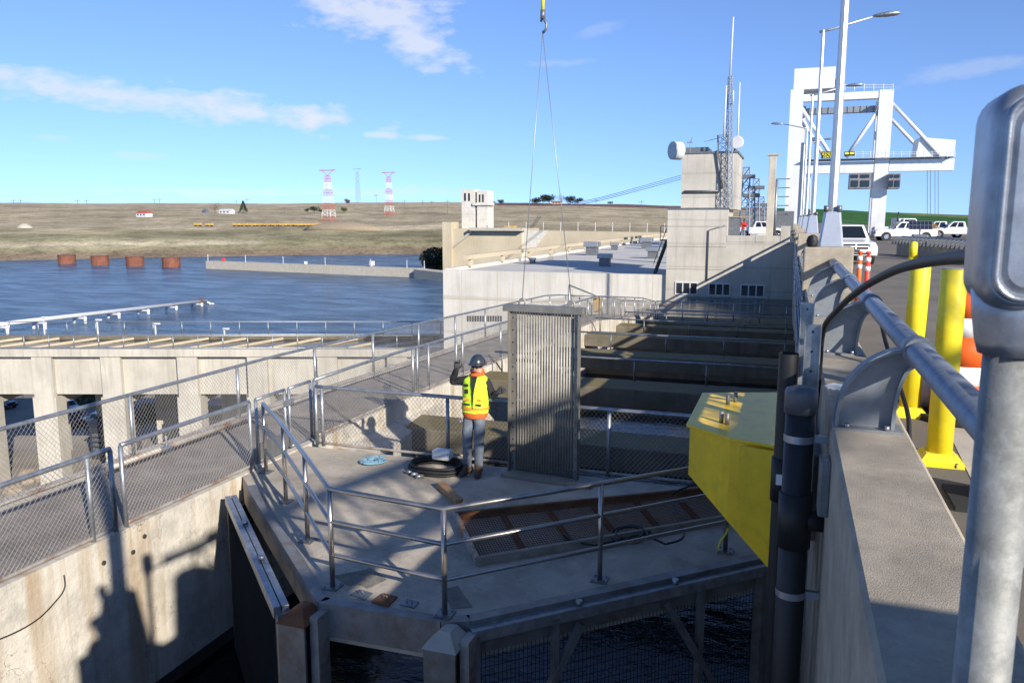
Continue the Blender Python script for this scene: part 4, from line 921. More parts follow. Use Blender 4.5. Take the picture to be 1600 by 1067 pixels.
# dangling wire on the wall
q = MB(); q.tube(smooth_path([onx(100, 898, WX+.03), onx(101, 918, WX+.05), onx(88, 938, WX+.05), onx(55, 970, WX+.04), onx(0, 998, WX+.04), onx(-80, 1020, WX+.04)]), .008, 6)
q.build('loose_wire', 'cable', label='loose dark wire hanging across the stained wall face', cat='wire')

# --- things on the platform
# rusty framed screen lying on the deck
sc = [onz(712, 812, .0), onz(1118, 770, .0), onz(1160, 812, .0), onz(746, 884, .0)]
sc[1].x = min(sc[1].x, .1); sc[2].x = min(sc[2].x, .05)
e = empty('lying_screen', sc[0].lerp(sc[2], .5), 'rusty wire screen in a shallow timber edged frame lying on the deck', 'screen panel')
for i, m in enumerate(('rust', 'galv_rust', 'wood_weathered', 'galv_rust')):
    a, b = sc[i], sc[(i+1) % 4]; q = MB(); q.bar(a+V((0, 0, .052)), b+V((0, 0, .052)), .05, .1); q.build('frame_side', m, e)
for k in range(1, 6):
    q = MB(); q.bar(sc[0].lerp(sc[1], k/6)+V((0, 0, .02)), sc[3].lerp(sc[2], k/6)+V((0, 0, .02)), .07, .03); q.build('cross_bar', 'rust', e)
q = MB()
for k in range(110): q.tube([sc[0].lerp(sc[1], k/110)+V((0, 0, .05)), sc[3].lerp(sc[2], k/110)+V((0, 0, .05))], .0045, 3, cap=False)
for k in range(24): q.tube([sc[0].lerp(sc[3], k/24)+V((0, 0, .055)), sc[1].lerp(sc[2], k/24)+V((0, 0, .055))], .0045, 3, cap=False)
q.build('wire_mesh', 'rust', e, kind='stuff', fix=False)
pts = []
for i in range(60):
    t = i/59*4*math.pi; c = onz(985, 836, .08); pts.append(V((c.x+(.26-.002*i)*math.cos(t), c.y+(.33-.003*i)*math.sin(t), .07+.0008*i)))
q = MB(); q.tube(smooth_path([onz(880, 834, .07), onz(900, 846, .07), onz(930, 852, .07)])+pts[3:]+smooth_path([onz(1040, 850, .08), onz(1068, 838, .08), onz(1058, 805, .08), onz(1052, 785, .1), onz(1062, 765, .2), V((-.2, 10.8, .6)), V((.3, 10.9, 1.3))]), .013, 8); q.build('coiled_cable', 'cable', label='thin black cable looped on the rusty wire screen', cat='cable')
# coiled hose with white jug
c = onz(682, 735, 0); pts = []
for i in range(150):
    t = i/149*5*2*math.pi; rr = .38-.0*i+.05*math.sin(i*.7)*.5; k = .84+.03*(i % 30)/30+.035*math.floor(i/30)
    pts.append(V((c.x+.43*k*math.cos(t), c.y+.36*k*math.sin(t), .03+.045*(i//30 % 3)+.01*math.sin(t*3))))
q = MB(); q.tube(pts, .021, 8); e = q.build('hose_coil', 'cable', label='black air hose coiled on the deck by the worker', cat='hose')
for k in range(3):
    f = onz(643+9*k, 738+3*k, .03); q = MB(); q.tube([f, f+V((-.07, -.03-.03*k, .02))], .03, 8); q.build('fitting', 'galv', e)
j = onz(694, 727, 0)+V((0, 0, .1)); q = MB(); q.box(j.x-.17, j.x+.13, j.y-.1, j.y+.08, .105, .26); q.build('white_jug', 'white_plastic', label='white plastic jug lying on the hose coil', cat='jug', bevel=.035)
# blue rope heap
c = onz(584, 722, 0); random.seed(11); pts = []
for i in range(70):
    t = i*1.3; r = random.uniform(.04, .2); pts.append(V((c.x+r*1.1*math.cos(t), c.y+r*1.2*math.sin(t), .02+.02*random.random())))
q = MB(); q.tube(smooth_path(pts, 4), .012, 6); q.build('blue_rope', 'rope_blue', label='small heap of pale blue rope on the deck', cat='rope')
a, b = onz(688, 757, .05), onz(718, 785, .05); q = MB(); q.bar(V((*a.xy, .05)), V((*b.xy, .05)), .11, .09); q.build('timber_block', 'wood', label='short sawn timber block lying on the deck', cat='timber', bevel=.006)
q = MB(); q.bar(V((-3.9, 10.75, .03)), V((-2.5, 10.62, .03)), .09, .05); q.build('sill_timber', 'wood_weathered', label='grey timber lying at the foot of the trash rack', cat='timber')
# yellow hook at the last rail post
p = RP[6]; q = MB(); q.tube(smooth_path([p+V((-.04, -.05, .02)), p+V((-.07, -.07, .06)), p+V((-.05, -.06, .14)), p+V((.0, -.04, .22)), p+V((.03, -.03, .3))]), .012, 6); q.build('yellow_strap', 'rope_yellow', label='short yellow strap looped at a handrail post foot', cat='strap')

# dark bag hung on the pilaster behind the lamp base
p = ony(1270, 377, 18.2); q = MB(); q.loft([[(p.x+rx*math.cos(t), 18.42+.1*math.sin(t), z) for t in [2*math.pi*i/14 for i in range(14)]] for z, rx in ((3.203, .08), (3.24, .11), (3.33, .13), (3.42, .1), (3.46, .03))]); q.build('black_bag', 'cable', label='small black bag sitting on the pilaster beside the lamp base', cat='bag')
# ================================================================== PEOPLE
def skin_mesh(name, verts, edges, radii, root):
    me = bpy.data.meshes.new(name); me.from_pydata(verts, edges, []); o = bpy.data.objects.new(name, me); col.objects.link(o)
    md = o.modifiers.new('s', 'SKIN'); md.use_smooth_shade = True; md.branch_smoothing = .4
    for i, r in enumerate(radii): me.skin_vertices[0].data[i].radius = r
    me.skin_vertices[0].data[root].use_root = True
    o.modifiers.new('d', 'SUBSURF').levels = 2
    dg = bpy.context.evaluated_depsgraph_get(); m2 = bpy.data.meshes.new_from_object(o.evaluated_get(dg))
    bpy.data.objects.remove(o); return m2
def person(loc, rotz, label, J, mats, zone, group=None, scale=1.):
    """J: joints; returns (empty, body)"""
    names = list(J); idx = {n: i for i, n in enumerate(names)}
    E_ = [('pelvis', 'waist'), ('waist', 'chest'), ('chest', 'neck'), ('neck', 'jaw'), ('jaw', 'head'), ('head', 'crown'), ('chest', 'shl'), ('shl', 'ell'), ('ell', 'wrl'), ('wrl', 'hal'), ('chest', 'shr'), ('shr', 'elr'), ('elr', 'wrr'), ('wrr', 'har'),
          ('pelvis', 'hil'), ('hil', 'knl'), ('knl', 'anl'), ('anl', 'tol'), ('pelvis', 'hir'), ('hir', 'knr'), ('knr', 'anr'), ('anr', 'tor')]
    RD = dict(pelvis=(.15, .12), waist=(.145, .11), chest=(.17, .12), neck=(.06, .06), jaw=(.075, .085), head=(.083, .098), crown=(.05, .055), shl=(.085, .085), ell=(.062, .062), wrl=(.045, .045), hal=(.035, .02), shr=(.085, .085), elr=(.062, .062), wrr=(.045, .045), har=(.035, .02),
              hil=(.1, .1), knl=(.075, .08), anl=(.062, .07), tol=(.05, .04), hir=(.1, .1), knr=(.075, .08), anr=(.062, .07), tor=(.05, .04))
    me = skin_mesh('person', [J[n] for n in names], [(idx[a], idx[b]) for a, b in E_], [RD[n] for n in names], idx['pelvis'])
    me.materials.clear()
    for m in mats: me.materials.append(MATS[m])
    for v in me.vertices:
        if v.co.z < .96 or v.co.x < -.2 or v.co.x > .25:
            n_ = mn.noise(Vector((v.co.x*14, v.co.y*14, v.co.z*22)))+.6*mn.noise(Vector((v.co.x*6, v.co.y*6, v.co.z*34+7))); v.co += Vector((v.normal.x, v.normal.y, 0))*.009*n_*(1.4 if v.co.z < .3 else 1)
    for p in me.polygons: p.material_index = zone(p.center); p.use_smooth = True
    e = empty('person', loc, label, 'person', group); e.rotation_euler = (0, 0, rotz); e.scale = (scale,)*3
    b = bpy.data.objects.new('body', me); col.objects.link(b); b.parent = e
    return e, b
def part(q, name, m, e, **k):
    loc, q_loc = e.location.copy(), None
    e.location = (0, 0, 0); o = q.build(name, m, e, **k); e.location = loc; return o
def ring(cx, cy, z, rx, ry, n=24, tilt=0.): return [(cx+rx*math.cos(2*math.pi*i/n), cy+ry*math.sin(2*math.pi*i/n), z+tilt*math.sin(2*math.pi*i/n)) for i in range(n)]
def glove(e, wrist, d, palm_n, m='glove', fist=False, point=False):
    """hand with palm and five fingers; d along the hand, palm_n out of the palm"""
    d, pn = V(d).normalized(), V(palm_n).normalized(); s = d.cross(pn).normalized(); w = V(wrist); q = MB()
    rings = []
    for k, (t, hw, hh) in enumerate(((-.03, .03, .028), (.0, .033, .026), (.04, .045, .022), (.085, .045, .02), (.095, .04, .016))):
        rings.append([w+d*t+s*hw*math.cos(a)+pn*hh*math.sin(a) for a in [2*math.pi*i/12 for i in range(12)]])
    q.loft(rings)
    for k, ln in enumerate((.075, .085, .08, .062)):
        b = w+d*.088+s*(.033-.022*k); c = (.15 if (point and k == 0) else .9) if fist else .45
        p1 = b+d*ln*.42*math.cos(c*.4)+pn*ln*.42*math.sin(c*.5); p2 = p1+d*ln*.33*math.cos(c*1.3)+pn*ln*.33*math.sin(c*1.3); p3 = p2+d*ln*.25*math.cos(c*2)+pn*ln*.25*math.sin(c*2)
        q.tube([b-d*.01, p1, p2, p3], [.0115, .011, .0105, .007], 8)
    b = w+d*.03+s*.04; q.tube([b-s*.01, b+s*.025+d*.025+pn*.012, b+s*.03+d*.055+pn*.02, b+s*.024+d*.075+pn*.026], [.014, .0125, .0115, .008], 8)
    return part(q, 'glove', m, e)
# the worker
J = dict(pelvis=(0, 0, .96), waist=(.01, 0, 1.12), chest=(.03, .0, 1.36), neck=(.05, -.0, 1.545), jaw=(.06, -.03, 1.615), head=(.065, -.03, 1.69), crown=(.065, -.02, 1.79),
         shl=(-.135, .0, 1.455), ell=(-.36, -.02, 1.40), wrl=(-.24, -.1, 1.60), hal=(-.22, -.12, 1.66), shr=(.2, .0, 1.455), elr=(.29, .02, 1.21), wrr=(.37, -.06, 1.30), har=(.40, -.08, 1.33),
         hil=(-.09, 0, .88), knl=(-.115, -.02, .49), anl=(-.125, .03, .1), tol=(-.14, -.1, .05), hir=(.09, 0, .88), knr=(.075, -.02, .49), anr=(.05, .03, .1), tor=(.08, -.1, .05))
def zone(c):
    if c.z > 1.585 and abs(c.x-.06) < .14: return 3
    if c.z > 1.0 or c.x < -.25 or c.x > .25: return 1
    return 0 if c.z > .13 else 2
wl = onz(742, 742, 0)
e, b = person(wl, 0, 'worker in yellow safety vest, dark hard hat and jeans steadying the rack', J, ('jeans', 'jacket', 'boot', 'skin'), zone)
VT = [(.985, .015, .2, .15), (1.05, .015, .203, .155), (1.15, .018, .198, .153), (1.28, .025, .205, .158), (1.4, .03, .21, .152), (1.48, .035, .19, .125), (1.525, .04, .13, .095), (1.545, .045, .085, .075)]
def vt(z, k): return interp(z, [(r_[0], r_[k]) for r_ in VT])
q = MB(); rr_ = []
for i in range(34):
    z = .985+.56*i/33; g_ = []
    for px_, py_, pz_ in ring(vt(z, 1), 0, z, vt(z, 2), vt(z, 3), 56):
        f_ = 1+.045*mn.noise(Vector((px_*9, py_*9, z*16)))+.03*mn.noise(Vector((px_*5+z*9, py_*22, z*30))); g_.append((vt(z, 1)+(px_-vt(z, 1))*f_, py_*f_, pz_+(.012*mn.noise(Vector((px_*8, py_*8, 2))) if i == 0 else 0)))
    rr_.append(g_)
q.loft(rr_, cap=False); vs = part(q, 'safety_vest', 'hivis', e)
for z0, z1 in ((1.03, 1.075),):
    q = MB(); q.loft([ring(.015, 0, z0, .2125, .1635, 28), ring(.016, 0, z1, .212, .163, 28)], cap=False); part(q, 'reflective_band', 'hivis_tape', e)
q = MB(); q.loft([ring(.012, 0, z, rx, ry, 24) for z, rx, ry in ((.90, .178, .138), (.93, .19, .146), (.975, .197, .148), (.995, .19, .14))], cap=False); part(q, 'hoodie_hem', 'hoodie', e)
q = MB(); q.add([(.0, -.12, 1.535), (.10, -.12, 1.535), (.085, -.17, 1.42), (.06, -.18, 1.28), (.05, -.176, 1.06), (.04, -.176, 1.06), (.035, -.181, 1.28), (.015, -.172, 1.42)], [(0, 7, 2, 1), (7, 6, 3, 2), (6, 5, 4, 3)]); part(q, 'jacket_front', 'jacket', e)
for x, z, w, h, m in ((-.07, 1.40, .035, .018, 'jacket'), (-.06, 1.19, .05, .014, 'hivis_tape'), (.13, 1.19, .03, .014, 'hivis_tape'), (-.07, 1.115, .06, .012, 'jacket'), (.12, 1.115, .045, .012, 'jacket'), (-.065, 1.31, .028, .03, 'jacket')):
    dx = (x-.02)/.21; yy = -.158*math.sqrt(max(.05, 1-dx*dx))-.009; q = MB(); q.box(x-w, x+w, yy-.006, yy+.01, z-h, z+h); part(q, 'vest_patch', m, e)
q = MB(); q.tube([(.05+.085*math.cos(t), -.005+.08*math.sin(t), 1.545+.02*math.cos(t)) for t in [2*math.pi*i/20 for i in range(21)]], .036, 10); q.tube([(.05+.078*math.cos(t), .0+.078*math.sin(t), 1.60) for t in [2*math.pi*i/20-.6 for i in range(15)]], .03, 10); part(q, 'hood_collar', 'hoodie', e)
hx, hy, hz = .068, -.028, 1.715
q = MB(); q.sphere((hx, hy, hz), .118, .138, .135, 24, 10, z0=0.); q.loft([ring(hx, hy, hz-.005, .118, .138, 24), ring(hx, hy-.01, hz-.012, .14, .165, 24), ring(hx, hy-.012, hz-.004, .138, .163, 24), ring(hx, hy, hz+.012, .118, .138, 24)], cap=False); hat = part(q, 'hard_hat', 'helmet', e)
q = MB()
for a in (0., .5, 1., -.5): q.tube([(hx+.119*math.sin(a)*math.cos(t)*1.01+.0, hy-.14*math.cos(t)*1.0, hz+.136*math.sin(t)) for t in [R(12+26*i/1.) for i in range(4)]], .006, 5)
q.box(hx-.03, hx+.05, hy-.146, hy-.13, hz+.03, hz+.06); part(q, 'hat_stickers', 'helmet_mark', hat)
q = MB(); q.loft([ring(hx+.005, hy-.02, hz-.014, .128, .158, 20), ring(hx+.005, hy-.02, hz-.026, .12, .15, 20)]); part(q, 'brim_edge', 'white_plastic', hat)
q = MB(); q.prism([(hx-.085, hy-.13), (hx-.05, hy-.178), (hx+.05, hy-.178), (hx+.085, hy-.13)], 'z', hz-.03, hz-.002); part(q, 'visor', 'white_plastic', hat)
q = MB(); q.tube([(hx-.085, hy-.05, 1.672), (hx-.05, hy-.105, 1.672), (hx, hy-.118, 1.668), (hx+.05, hy-.105, 1.672), (hx+.085, hy-.05, 1.672)], .011, 8); part(q, 'safety_glasses', 'glass_dark', e)
q = MB(); q.hexa([(hx-.014, hy-.1, 1.635), (hx+.014, hy-.1, 1.635), (hx+.01, hy-.1, 1.635), (hx-.01, hy-.1, 1.635)], [(hx-.008, hy-.112, 1.66), (hx+.008, hy-.112, 1.66), (hx+.006, hy-.09, 1.665), (hx-.006, hy-.09, 1.665)]); q.sphere((hx, hy-.112, 1.645), .016, .018, .014, 8, 6); part(q, 'nose', 'skin', e)
q = MB(); q.box(hx-.022, hx+.022, hy-.106, hy-.09, 1.606, 1.613); part(q, 'mouth', 'hoodie', e)
glove(e, (-.235, -.105, 1.615), (.12, -.05, .9), (.3, -.9, 0), fist=True, point=True); glove(e, (.375, -.065, 1.305), (.8, -.3, .35), (.4, .8, -.3))
for x, tx in ((-.125, -.15), (.05, .085)):
    d = V((tx-x, -.13, 0)).normalized(); s = V((-d.y, d.x, 0)); c = V((x, .03, 0)); q = MB()
    rings = [[c+d*a+s*w*math.cos(t)+V((0, 0, max(.004, h0+h*math.sin(t)))) for t in [2*math.pi*i/14 for i in range(14)]] for a, w, h0, h in ((-.1, .03, .05, .045), (-.07, .05, .06, .06), (.0, .055, .075, .075), (.07, .055, .055, .055), (.15, .058, .042, .042), (.2, .045, .032, .03), (.22, .02, .025, .015))]
    q.loft(rings); q.loft([ring(c.x, c.y-.005, z, r, r, 14) for z, r in ((.06, .06), (.13, .064), (.17, .062))], cap=False); part(q, 'boot', 'boot', e)
q = MB(); q.tube([(-.175+.02*math.cos(t), -.1, .86+.035*math.sin(t)) for t in [2*math.pi*i/12 for i in range(13)]], .008, 6); part(q, 'carabiner', 'galv', e)
# people whose shadows fall on the wall, standing outside the picture
J2 = dict(J); J2.update(shl=(-.19, 0, 1.45), ell=(-.27, 0, 1.18), wrl=(-.2, -.2, 1.3), hal=(-.15, -.27, 1.36), shr=(.2, 0, 1.45), elr=(.28, 0, 1.18), wrr=(.2, -.2, 1.3), har=(.15, -.27, 1.36))
def zone2(c): return 3 if c.z > 1.585 else 1 if c.z > .95 else 0 if c.z > .1 else 2
for (x, y, z, rz, s), lb, hat_ in (((1.32, -.62, ROAD+.36, R(160), 1.08), 'bystander in grey jacket and cap standing on a crate behind the parapet', True), ((1.62, .62, ROAD, R(160), 1.04), 'bystander in dark jacket beside the nearest lamp pilaster', False)):
    e, b = person((x, y, z), rz, lb, J2, ('jeans', 'grey_cloth' if hat_ else 'jacket', 'boot', 'skin'), zone2, 'bystanders behind the parapet', s)
    q = MB(); q.sphere((.065, -.02, 1.72), .1, .12, .1, 16, 8, z0=0.); q.box(-.01, .14, -.22, -.1, 1.72, 1.735); part(q, 'cap', 'jacket', e)
    q = MB(); q.loft([ring(.01, 0, z_, rx, ry, 20) for z_, rx, ry in ((.86, .2, .16), (1.1, .2, .165), (1.35, .22, .17), (1.47, .2, .14), (1.53, .1, .09))], cap=False); part(q, 'jacket', 'grey_cloth' if hat_ else 'jacket', e)
q = MB(); q.box(1.0, 1.7, -1.0, -.3, ROAD, ROAD+.36); q.build('crate', 'wood', label='wooden crate behind the parapet under the bystander', cat='crate', bevel=.01)
# far person in red on the building terrace
p = V((ony(1161, 360, 68).x, 68, 2.0)); e = empty('person', p, 'small person in a red jacket on the building terrace', 'person')
J3 = dict(J2); e2, b = person(p, 0, 'small person in a red jacket on the building terrace', J3, ('jeans', 'red_cloth', 'boot', 'skin'), zone2); bpy.data.objects.remove(e)
q = MB(); q.sphere((.065, -.02, 1.72), .1, .12, .1, 12, 6, z0=0.); part(q, 'hat', 'white_paint', e2)
# ================================================================== ROAD
def bollard(px, py, top, label):
    p = onz(px, py, ROAD); z = ony(px, top, p.y).z; e = empty('bollard', p, label, 'bollard', 'yellow bollards')
    q = MB(); q.tube([p, V((p.x, p.y, z-.012)), V((p.x, p.y, z))], [.1, .1, .094], 28); q.build('post', 'bollard_yellow', e)
    q = MB(); q.tube([V((p.x, p.y, z)), V((p.x, p.y, z+.006))], .092, 24); q.build('cap', 'concrete', e)
    q = MB(); q.box(p.x-.17, p.x+.17, p.y-.17, p.y+.17, ROAD, ROAD+.04); q.hexa([(p.x-.16, p.y-.16, ROAD+.04), (p.x+.16, p.y-.16, ROAD+.04), (p.x+.16, p.y+.16, ROAD+.04), (p.x-.16, p.y+.16, ROAD+.04)], [(p.x-.11, p.y-.11, ROAD+.1), (p.x+.11, p.y-.11, ROAD+.1), (p.x+.11, p.y+.11, ROAD+.1), (p.x-.11, p.y+.11, ROAD+.1)]); q.build('base_plate', 'bollard_yellow', e)
bollard(1466, 722, 420, 'tall yellow bollard in front of the orange drum'); bollard(1420, 648, 407, 'tall yellow bollard behind its nearer twin')
# traffic drum
p = onz(1500, 655, ROAD); e = empty('traffic_drum', p, 'orange and white striped traffic drum behind the yellow bollards', 'traffic drum')
ht = ony(1500, 452, p.y).z-ROAD; z = ROAD
q = MB(); q.tube([V((p.x, p.y, ROAD)), V((p.x, p.y, ROAD+.06))], [.42, .4], 24); q.build('base', 'tyre', e)
for k, (a, b, r0, r1, m) in enumerate(((.06, .3, .3, .29, 'orange'), (.3, .44, .285, .28, 'reflective'), (.44, .66, .278, .268, 'orange'), (.66, .8, .262, .257, 'reflective'), (.8, 1., .255, .245, 'orange'))):
    q = MB(); q.tube([V((p.x, p.y, z+a*ht)), V((p.x, p.y, z+b*ht))], [r0, r1], 28); q.build('band', m, e)
q = MB(); q.box(p.x-.12, p.x+.12, p.y-.03, p.y+.03, z+ht, z+ht+.05); q.build('handle', 'orange', e, bevel=.012)
for px, lb, mm in ((1342, 'slim orange delineator post with white bands nearer the pilaster', 'orange'), (1355, 'slim red orange delineator post with white bands nearer the road', 'red_orange')):
    y = 20.5 if px < 1350 else 19.3; x = ony(px, 430, y).x; zt = ony(px, 392 if px < 1350 else 393, y).z; e = empty('delineator', (x, y, ROAD), lb, 'delineator', 'delineator posts')
    q = MB(); q.cyl((x, y, ROAD), .2, .06, 16, .18); q.build('base', 'tyre', e); H = zt-ROAD
    q = MB(); q.cyl((x, y, ROAD+.06), .062, H-.16, 14, .05); q.cyl((x, y, ROAD+H-.1), .03, .05, 10); q.cyl((x, y, ROAD+H-.06), .055, .06, 12); q.build('post', mm, e)
    for t in (.68, .83): q = MB(); q.cyl((x, y, ROAD+H*t), .058, .1, 14); q.build('band', 'reflective', e)
# white plastic rolls behind the bollards
for (px, py, r), lb in (((1447, 618, .2), 'crumpled white plastic bundle behind the near bollard'), ((1592, 770, .16), 'white plastic roll lying on the road by the drum')):
    p = onz(px, py+22, ROAD); q = MB(); rs = []
    for i in range(9):
        t = i/8; rr = r*(.25+.75*math.sin(math.pi*min(.95, max(.06, t))))
        rs.append([(p.x-.3+.6*t, p.y+rr*math.cos(a)*(1+.12*math.sin(5*a+i)), p.z+r+rr*math.sin(a)*(1+.1*math.cos(7*a+2*i))) for a in [2*math.pi*k/18 for k in range(18)]])
    q.loft(rs); q.build('plastic_bundle', 'tarp_white', label=lb, cat='plastic bundle')
    q = MB(); q.box(p.x-.45, p.x+.6, p.y-.25, p.y+.3, ROAD+.001, ROAD+.03); q.build('rubber_mat', 'tyre', label='black rubber mat under the '+('crumpled white bundle' if px < 1500 else 'white plastic roll'), cat='mat')
# --- vehicles
def vehicle(kind, loc, rotz, label, paint, name, group=None, cat='pickup'):
    """front at -y; built at the origin then placed"""
    e = empty(name, (0, 0, 0), label, cat, group); hw = .93
    if kind == 'pickup': Lf, Lr, hood, belt, roof = -2.7, 2.75, 1.06, 1.12, 1.78; gh = [(-1.15, 1.1), (-.45, 1.76), (.62, 1.76), (.82, 1.1)]; wheels = (-1.75, 1.75)
    elif kind == 'suv': Lf, Lr, hood, belt, roof = -2.2, 2.2, 1.02, 1.08, 1.75; gh = [(-.95, 1.06), (-.45, 1.73), (2.0, 1.73), (2.15, 1.06)]; wheels = (-1.4, 1.4)
    else: Lf, Lr, hood, belt, roof = -3.1, 3.4, 1.25, 1.3, 2.05; gh = [(-1.3, 1.28), (-.75, 2.03), (.5, 2.03), (.62, 1.28)]; wheels = (-2.1, 2.2)
    prof = [(Lf+.05, .42), (Lf, .7), (Lf+.06, hood-.22), (Lf+.22, hood-.06), (gh[0][0]-.05, hood+.04), (gh[0][0], belt)]
    prof += [(gh[3][0], belt), (Lr, belt-.02), (Lr, .5), (Lr-.1, .42)]
    q = MB(); n = len(prof)
    ins = [.03, 0, .02, .08, .06, .03, .02, .02, 0, .03]
    q.loft([[(-hw+ins[i]+.0, y, z) for i, (y, z) in enumerate(prof)], [(-hw*.6, y, z+(.02 if z > 1 else 0)) for y, z in prof], [(hw*.6, y, z+(.02 if z > 1 else 0)) for y, z in prof], [(hw-ins[i], y, z) for i, (y, z) in enumerate(prof)]], smooth=False)
    body = part(q, 'body', paint, e, bevel=.03)
    tw = hw-.2
    q = MB(); q.add([(-hw+.04, *gh[0]), (hw-.04, *gh[0]), (tw, *gh[1]), (-tw, *gh[1]), (tw, *gh[2]), (-tw, *gh[2]), (hw-.04, *gh[3]), (-hw+.04, *gh[3])], [(0, 1, 2, 3), (3, 2, 4, 5), (5, 4, 6, 7), (1, 6, 4, 2), (0, 3, 5, 7), (0, 7, 6, 1)]); cab = part(q, 'cab', paint, e, bevel=.04)
    def lerp(a, b, t): return tuple(x+(y-x)*t for x, y in zip(a, b))
    def pane(nm, c, out, nx):
        c = [V(p) for p in c]; n_ = (c[1]-c[0]).cross(c[3]-c[0]).normalized()
        if n_.dot(V(out)) < 0: n_ = -n_
        qq = MB(); qq.hexa([p+n_*.004 for p in c], [p+n_*.016 for p in c]); part(qq, nm, 'glass_dark', e)
    A0, A1 = (-hw+.04, *gh[0]), (hw-.04, *gh[0]); B0, B1 = (-tw, *gh[1]), (tw, *gh[1]); C0, C1 = (-tw, *gh[2]), (tw, *gh[2]); D0, D1 = (-hw+.04, *gh[3]), (hw-.04, *gh[3])
    def quad(a, b, c, d, m0, m1): return [lerp(lerp(a, b, m0), lerp(d, c, m0), m0), lerp(lerp(a, b, 1-m0), lerp(d, c, 1-m0), m0), lerp(lerp(a, b, 1-m0), lerp(d, c, 1-m0), m1), lerp(lerp(a, b, m0), lerp(d, c, m0), m1)]
    pane('windscreen', quad(A0, A1, B1, B0, .08, .9), (0, -1, .5), 0); pane('rear_window', quad(D0, D1, C1, C0, .12, .85), (0, 1, .2), 0)
    for sx, (a, b, c, d) in ((-1, (A0, D0, C0, B0)), (1, (A1, D1, C1, B1))):
        ng = 2 if kind != 'suv' else 3
        for g in range(ng):
            t0, t1 = .1+.82*g/ng, .1+.82*(g+.88)/ng
            c4 = [lerp(lerp(a, b, t0+.03), lerp(d, c, t0), .12), lerp(lerp(a, b, t1), lerp(d, c, t1), .12), lerp(lerp(a, b, t1), lerp(d, c, t1), .86), lerp(lerp(a, b, t0+.03), lerp(d, c, t0), .86)]
            pane('side_window', c4, (sx, 0, .2), 0)
        q = MB(); q.box(*sorted((sx*(hw+.0), sx*(hw+.18))), gh[0][0]+.12, gh[0][0]+.2, belt+.02, belt+.2); part(q, 'mirror', 'black_trim', e, bevel=.02)
        for wy in wheels:
            q = MB(); q.tube([(sx*(hw-.24), wy, .37), (sx*(hw+.01), wy, .37)], .37, 22); w = part(q, 'tyre', 'tyre', e)
            q = MB(); q.tube([(sx*(hw+.008), wy, .37), (sx*(hw+.022), wy, .37)], [.23, .2], 16); part(q, 'rim', 'chrome', e)
            q = MB(); q.tube([(sx*(hw-.2), wy, .4), (sx*(hw+.004), wy, .4)], .45, 22); part(q, 'wheel_arch', 'black_trim', e)
        q = MB(); q.box(*sorted((sx*.58, sx*.86)), Lf-.0, Lf+.12, hood-.33, hood-.13); part(q, 'headlight', 'headlight', e, bevel=.03)
        q = MB(); q.box(*sorted((sx*.72, sx*.9)), Lr-.05, Lr+.012, .75, 1.05); part(q, 'tail_light', 'car_red', e)
    q = MB(); q.box(-.52, .52, Lf-.012, Lf+.1, hood-.36, hood-.13); gr = part(q, 'grille', 'black_trim', e)
    q = MB(); q.box(-.54, .54, Lf-.03, Lf+.1, hood-.265, hood-.215); q.box(-.03, .03, Lf-.028, Lf+.1, hood-.37, hood-.12); part(q, 'grille_bar', paint, e)
    q = MB(); q.box(-.9, .9, Lf-.08, Lf+.15, .42, .62); part(q, 'bumper', paint if kind == 'pickup' else 'galv_dark', e, bevel=.04)
    q = MB(); q.box(-.55, .55, Lf-.085, Lf, .46, .55); q.box(-.16, .16, Lf-.095, Lf-.06, .57, .68); part(q, 'air_intake', 'black_trim', e)
    e.location = loc; e.rotation_euler = (0, 0, rotz); return e
def road_at(px, py): return onz(px, py, ROAD)
p = road_at(1327, 415); vehicle('pickup', (p.x-.05, p.y+3.4, ROAD), R(7), 'white pickup truck facing along the road beside the delineators', 'car_white', 'pickup_truck')
vehicle('pickup', (ony(1410, 380, 84).x, 84, ROAD), R(-80), 'white pickup seen from the side by the gantry crane leg', 'car_white', 'pickup_truck')
vehicle('pickup', (ony(1466, 375, 100).x, 100, ROAD), R(-95), 'white pickup parked behind the arched barrier near the solar sign', 'car_white', 'pickup_truck')
vehicle('pickup', (ony(1494, 375, 98).x, 98, ROAD), R(-95), 'white pickup parked rightmost behind the arched barrier', 'car_white', 'pickup_truck')
e = vehicle('truck', (ony(1417, 372, 112).x, 112, ROAD), R(8), 'larger white service truck behind the side on pickup', 'car_white', 'service_truck', cat='truck')
q = MB(); q.box(-1.1, 1.1, .9, 3.6, 1.0, 2.1); part(q, 'service_body', 'white_paint', e, bevel=.05)
q = MB(); q.tube([(-1.0, .75, 1.2), (-1.0, .75, 2.9)], .09, 8); part(q, 'exhaust_stack', 'black_trim', e)
# vehicles on the building terrace
p = ony(1190, 366, 92); vehicle('pickup', (p.x, 92, 1.75), R(85), 'white pickup parked on the terrace behind the red jacket person', 'car_white', 'pickup_truck')
